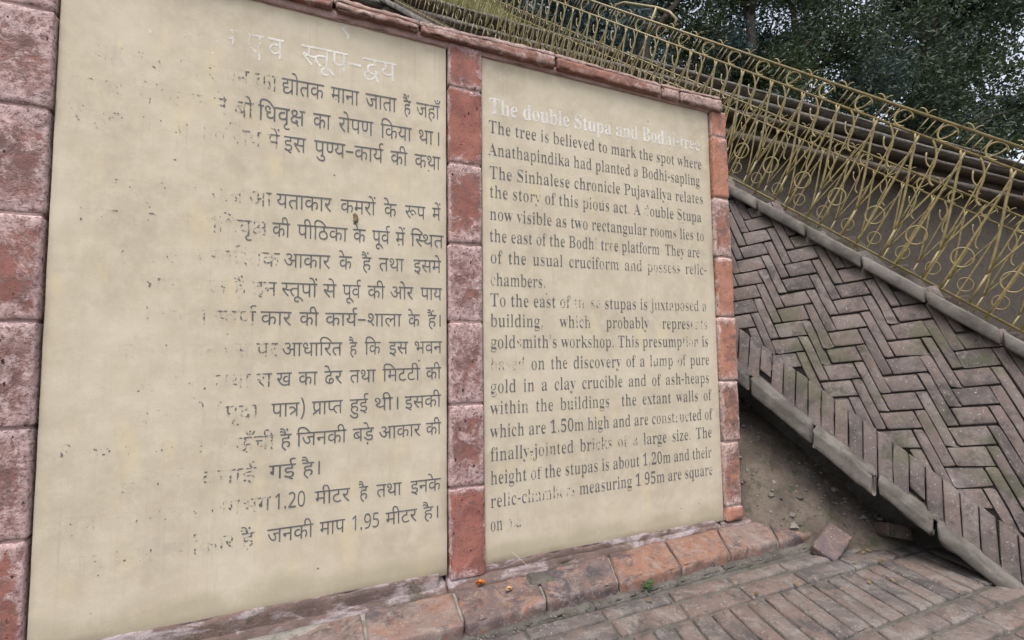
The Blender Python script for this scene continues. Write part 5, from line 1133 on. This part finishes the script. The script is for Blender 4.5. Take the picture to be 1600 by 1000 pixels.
# ------------------------------------------------------------------ brick platform behind, with stone ledges
pf = empty("brick_platform", "old dark brick terrace with grey stone ledges behind the railing", "terrace", (0, 4.0, 0))
def strip(name, x0, x1, y0, y1, z0, z1, mat, n, amp=.02, seed=0):
    v, f = rough_box(box8(x0, x1, y0 - 4.0, y1 - 4.0, z0, z1), step=(x1 - x0) / n, r=.012, amp=amp, freq=3.2, seed=seed, maxn=n)
    return link_mesh(name, v, f, mat, pf, True)
strip("brick_face", -5, 34, 4.16, 5.0, -.05, 5.335, M_TIER, 120, .02)
strip("ledge", -5, 34, 3.98, 4.5, 5.345, 5.405, M_LEDGE, 160, .012, 3)
strip("ledge", -5, 34, 3.93, 4.3, 5.09, 5.17, M_LEDGE, 160, .014, 7)
strip("ledge", -5, 34, 3.86, 4.25, 4.78, 4.86, M_TIER, 160, .014, 9)
strip("ledge", -5, 34, 3.76, 4.25, 4.30, 4.42, M_TIER, 160, .014, 11)
# turfed mound above the terrace
V, F = [], []
NX, NY = 60, 24
for j in range(NY + 1):
    for i in range(NX + 1):
        x = -8 + 42 * i / NX
        y = 4.35 + 40 * (j / NY) ** 2.2
        hgt = 1.7 / (1 + math.exp((x - 2.5) * 1.9)) + .14
        z = 5.40 + hgt * min(1, (y - 4.35) / 1.1) + .06 * mnoise.noise(Vector((x, y, 0)))
        V.append((x, y, z))
for j in range(NY):
    for i in range(NX):
        a = j * (NX + 1) + i
        F.append((a, a + 1, a + NX + 2, a + NX + 1))
tag(link_mesh("hill", V, F, M_MOUND, None, True), kind='structure')
def hill_z(x, y):
    hgt = 1.7 / (1 + math.exp((x - 2.5) * 1.9)) + .14
    return 5.40 + hgt * min(1, (y - 4.35) / 1.1) + .06 * mnoise.noise(Vector((x, y, 0)))
V, F, T = [], [], []
r2 = random.Random(3)
for i in range(15000):
    x, y = r2.uniform(-2, 9), 4.36 + abs(r2.gauss(0, .6))
    z = hill_z(x, y) - .02
    h = r2.uniform(.10, .30) * (1.0 if x < 4 else .6)
    a = r2.uniform(0, 6.28)
    lean = Vector((math.cos(a), math.sin(a), 0)) * h * r2.uniform(.1, .6)
    s = Vector((math.sin(a), -math.cos(a), 0)) * r2.uniform(.006, .012)
    b = Vector((x, y, z))
    n = len(V)
    V += [b - s, b + s, b + lean * .4 + Vector((0, 0, h * .6)) + s * .7, b + lean * .4 + Vector((0, 0, h * .6)) - s * .7, b + lean + Vector((0, 0, h))]
    F += [(n, n + 1, n + 2, n + 3), (n + 3, n + 2, n + 4)]
    T += [r2.random()] * 5
go = link_mesh("grass", V, F, M_GRASS)
at = go.data.attributes.new('tone', 'FLOAT', 'POINT')
at.data.foreach_set('value', T)
tag(go, "long yellowish grass on the mound above the terrace", "grass", kind='stuff')

# ------------------------------------------------------------------ trees
def tree(label, x, y, h, crown_r, crown_lo, nclump, leaves, leaf, mat, seed, lean=(0, 0)):
    r = random.Random(seed)
    zb = 5.4
    t = empty("broadleaf_tree", label, "tree", (x, y, zb), "trees above the terrace")
    mb = MB()
    top = Vector((lean[0], lean[1], h * .9))
    tr = h * .028
    trunk = []
    for i in range(9):
        s = i / 8
        trunk.append(top * s + Vector((r.uniform(-.12, .12) * h * .1 * s, r.uniform(-.12, .12) * h * .1 * s, 0)))
    mb.add(tube(trunk, tr, 9, False, tr * .25))
    clumps = []
    for i in range(nclump):
        s = crown_lo + (1 - crown_lo) * r.random()
        a = r.uniform(0, 6.283)
        rad = crown_r * math.sqrt(r.random()) * (1.0 - .55 * max(0, (s - .55) / .45))
        c = Vector((math.cos(a) * rad + lean[0] * s, math.sin(a) * rad + lean[1] * s, h * s + r.uniform(-.3, .3)))
        clumps.append((c, r.uniform(.16, .34) * crown_r))
        if i % 3 == 0:
            ss = max(.15, s - .22)
            k = min(7, int(ss / .9 * 8))
            b = trunk[k]
            mid = b.lerp(c, .55) + Vector((0, 0, .05 * h))
            mb.add(tube([b, mid, c], tr * .42, 5, False, tr * .08))
    mb.build("trunk", M_BARK, t)
    V, F, T = [], [], []
    for c, cr in clumps:
        tn = r.random()
        for q in range(int(leaves * 2.3)):
            d = Vector((r.gauss(0, 1), r.gauss(0, 1), r.gauss(0, .75)))
            p = c + d.normalized() * cr * (r.random() ** .5) * (1.0 + .25 * r.gauss(0, 1))
            nn = Vector((r.gauss(0, 1), r.gauss(0, 1), r.gauss(0, 1) + .6)).normalized()
            u = nn.orthogonal().normalized()
            u = (Matrix.Rotation(r.uniform(0, 6.28), 3, nn) @ u)
            w_ = nn.cross(u)
            L, W = leaf * r.uniform(.6, 1.35) * .62, leaf * r.uniform(.28, .5) * .62
            n = len(V)
            V += [p - u * L, p + w_ * W - nn * W * .25, p + u * L, p - w_ * W - nn * W * .25]
            F += [(n, n + 1, n + 2, n + 3)]
            T += [min(1, max(0, tn * .6 + r.random() * .4))] * 4
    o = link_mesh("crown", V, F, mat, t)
    a_ = o.data.attributes.new('tone', 'FLOAT', 'POINT')
    a_.data.foreach_set('value', T)
    return t
tree("tall haze-tinted tree with a bare dark trunk behind the railing loop", 9.7, 11.5, 14, 4.2, .34, 34, 260, .17, M_LEAFHAZE, 1, (1.0, 0))
tree("dense dark tree at the upper right, nearest the terrace edge", 15.5, 11.5, 13, 5.0, .12, 60, 300, .17, M_LEAFG, 2)
tree("haze-tinted green tree left of the bare trunk", 5.6, 13.0, 12.5, 3.6, .10, 38, 260, .17, M_LEAFHAZE, 3)
tree("far dark tree filling the gap behind the bare trunk", 13.2, 19.0, 17, 5.2, .06, 40, 260, .22, M_LEAFD, 4)
tree("far haze-tinted tree on the mound behind the grass", 8.3, 20.5, 19, 4.8, .06, 38, 260, .22, M_LEAFHAZE, 5)
tree("broad dark tree right of the dense olive tree", 22.5, 14.5, 15, 6.0, .06, 60, 280, .22, M_LEAFD, 6)
tree("olive tree far to the right beyond the stairs", 30.0, 12.5, 15, 6.0, .05, 56, 280, .22, M_LEAFG, 7)
tree("small leafy tree beside the grassy mound", 2.0, 11.0, 9.5, 3.0, .12, 32, 240, .15, M_LEAFG, 8)
tree("farthest dark tree at the right edge", 41.0, 17.0, 20, 8.0, .05, 60, 280, .30, M_LEAFD, 9)

# ------------------------------------------------------------------ small things on the plinth and paving
def petals(name, label, p, n, size, mat, seed, flat=.5):
    r = random.Random(seed)
    V, F = [], []
    for i in range(n):
        a = r.uniform(0, 6.28); e = r.uniform(.1, 1.2)
        d = Vector((math.cos(a) * math.cos(e), math.sin(a) * math.cos(e), math.sin(e) * flat + .05))
        s = Vector((-math.sin(a), math.cos(a), r.uniform(-.3, .3))) * size * .28
        c = d * size * r.uniform(.3, .6)
        k = len(V)
        V += [c * .2, c + s, c + d * size * .5, c - s]
        F += [(k, k + 1, k + 2, k + 3)]
    o = link_mesh(name, V, F, mat, None, False, p)
    return tag(o, label, "flower")
petals("marigold_flower", "crushed orange marigold at the foot of the middle post", (-.035, -.032, .060), 40, .020, M_PETAL, 2)
petals("dried_flower", "small dried yellow flower on the plinth right of the middle post", (.045, -.112, .058), 22, .016, M_DRY, 5)
# weed
r = random.Random(8)
V, F, T = [], [], []
for i in range(24):
    a = r.uniform(0, 6.28)
    rad = r.uniform(.0, .024)
    c = Vector((math.cos(a) * rad, math.sin(a) * rad * .7, r.uniform(.008, .034)))
    d = Vector((math.cos(a), math.sin(a), r.uniform(.0, .8))).normalized() * r.uniform(.010, .019)
    s = Vector((-math.sin(a), math.cos(a), 0)) * r.uniform(.005, .009)
    k = len(V)
    V += [c, c + d * .5 + s, c + d, c + d * .5 - s]
    F += [(k, k + 1, k + 2, k + 3)]
    T += [r.random()] * 4
wd = link_mesh("weed", V, F, M_WEED, None, False, (.556, -.232, .0))
at = wd.data.attributes.new('tone', 'FLOAT', 'POINT')
at.data.foreach_set('value', T)
tag(wd, "small green weed growing in the gap between plinth and paving", "weed")
sv, sf = tube([(.10, -.012, .140), (.135, -.030, .108), (.178, -.06, .066)], .0011, 5, False, .0007)
tag(link_mesh("straw", sv, sf, M_STRAW, None, True), "thin pale straw leaning against the English panel above the plinth", "straw")
v, f = rough_box([(-.062, -.035, 0), (.058, -.042, 0), (.03, .04, 0), (-.05, .045, 0), (-.055, -.03, .014), (.05, -.038, .010), (.026, .036, .016), (-.045, .04, .016)], step=.009, r=.006, amp=.003, freq=30)
mo = link_mesh("mortar_patch", v, f, M_MOSSY, wall, True, (.195, -.075, .045))
v, f = rough_box(box8(-.009, .009, -.008, .010, -.019, .019), step=.003, r=.0085, amp=.003, freq=70)
link_mesh("mud_nest", v, f, M_MUD, None, True, (-.4785, .0, 1.378))
tag(bpy.data.objects["mud_nest"], "small brown mud dab stuck on the Hindi panel", "mud dab")
# dry leaves, grit and pebbles
def scatter(name, label, cat, n, gen, mat, seed, tonev=None):
    r = random.Random(seed)
    V, F, T = [], [], []
    for i in range(n):
        p, s, kind = gen(r)
        if p is None: continue
        k = len(V)
        if kind:                                # a small stone
            top, ring = Vector((r.uniform(-.2, .2), r.uniform(-.2, .2), .75)) * s, []
            m_ = r.randint(5, 7)
            for q in range(m_):
                a = 6.283 * q / m_
                ring.append(Vector((math.cos(a) * r.uniform(.7, 1.2), math.sin(a) * r.uniform(.7, 1.2), r.uniform(-.15, .15))) * s)
            V += [p + c for c in ring] + [p + c * .62 + Vector((0, 0, .55 * s)) for c in ring] + [p + top]
            for q in range(m_):
                b = (q + 1) % m_
                F += [(k + q, k + b, k + m_ + b, k + m_ + q), (k + m_ + q, k + m_ + b, k + 2 * m_)]
            T += [r.random()] * (2 * m_ + 1)
        else:                                   # a curled leaf
            a = r.uniform(0, 6.28)
            u, w_ = Vector((math.cos(a), math.sin(a), r.uniform(-.1, .3))), Vector((-math.sin(a), math.cos(a), r.uniform(-.2, .3)))
            V += [p, p + (u * .5 + w_ * .28) * s + Vector((0, 0, .12 * s)), p + u * s + Vector((0, 0, .05 * s)), p + (u * .5 - w_ * .28) * s + Vector((0, 0, .16 * s)), p + u * .5 * s]
            F += [(k, k + 4, k + 1), (k + 4, k + 2, k + 1), (k, k + 3, k + 4), (k + 4, k + 3, k + 2)]
            T += [r.random()] * 5
    o = link_mesh(name, V, F, mat)
    a_ = o.data.attributes.new('tone', 'FLOAT', 'POINT')
    a_.data.foreach_set('value', T)
    return tag(o, label, cat, kind='stuff')
def soil_z(k, q):
    pr = [(.0, -1.28), (.14, -1.30), (.26, -1.33), (.36, -1.40), (.46, -1.52), (.56, -1.70), (.64, -1.90), (.72, -2.2)]
    for (a, za), (b, zb_) in zip(pr[:-1], pr[1:]):
        if a <= q <= b: return za + (zb_ - za) * (q - a) / (b - a)
    return -2.2
def gen_soil(r):
    k, q = r.uniform(-1.4, .6), r.uniform(.1, .66)
    p = on(k, q, soil_z(k, q) - .0)
    s_ = p * 6
    p.z += .05 * mnoise.noise(s_) + .03 * mnoise.noise(s_ * 3) + .012 * mnoise.noise(s_ * 8)
    if p.z < -.04: return None, 0, 0
    s_ = r.uniform(.003, .010) if r.random() < .88 else r.uniform(.010, .026)
    p.z -= s_ * .35
    return p, s_, r.random() < .72
def gen_pave(r):
    x, y = r.uniform(-.6, 3.2), -.25 - abs(r.gauss(0, .5))
    if r.random() < .5: y = yfront(x) - abs(r.gauss(0, .012)) - .004
    return Vector((x, y, .004)), r.uniform(.0015, .0045), True
def gen_leaf(r):
    x, y = r.uniform(.2, 3.2), -.26 - abs(r.gauss(0, .45))
    return Vector((x, y, .005)), r.uniform(.012, .035), False
M_GRIT = mat_leaf("grit", (.06, .055, .048), (.17, .15, .13), .0)
M_DLEAF = mat_leaf("dry_leaves", (.10, .065, .03), (.24, .165, .075), .15)
scatter("rubble", "pebbles and bits of leaf on the bare earth under the stair flank", "rubble", 2600, gen_soil, M_GRIT, 4)
scatter("grit", "grit lying along the plinth and in the paving joints", "grit", 900, gen_pave, M_GRIT, 6)
scatter("fallen_leaves", "small dry leaves scattered on the brick paving", "leaves", 38, gen_leaf, M_DLEAF, 9)
# moss in the gap along the plinth foot
V, F, T = [], [], []
r = random.Random(12)
for i in range(2600):
    x = r.uniform(-.6, 1.5)
    if mnoise.noise(Vector((x * 5, 2, 0))) < -.05: continue
    y = yfront(x) - abs(r.gauss(0, .007)) - .001
    z = r.uniform(-.008, .004)
    h = r.uniform(.003, .009)
    a = r.uniform(0, 6.28)
    s = Vector((math.cos(a), math.sin(a), 0)) * .0018
    n = len(V)
    V += [Vector((x, y, z)) - s, Vector((x, y, z)) + s, Vector((x + r.uniform(-.004, .004), y + r.uniform(-.004, .002), z + h))]
    F += [(n, n + 1, n + 2)]
    T += [r.random() * .6] * 3
ms = link_mesh("moss", V, F, mat_leaf("moss_tufts", (.045, .06, .02), (.10, .12, .04), .15))
at = ms.data.attributes.new('tone', 'FLOAT', 'POINT')
at.data.foreach_set('value', T)
tag(ms, "dark green moss along the foot of the plinth", "moss", kind='stuff')
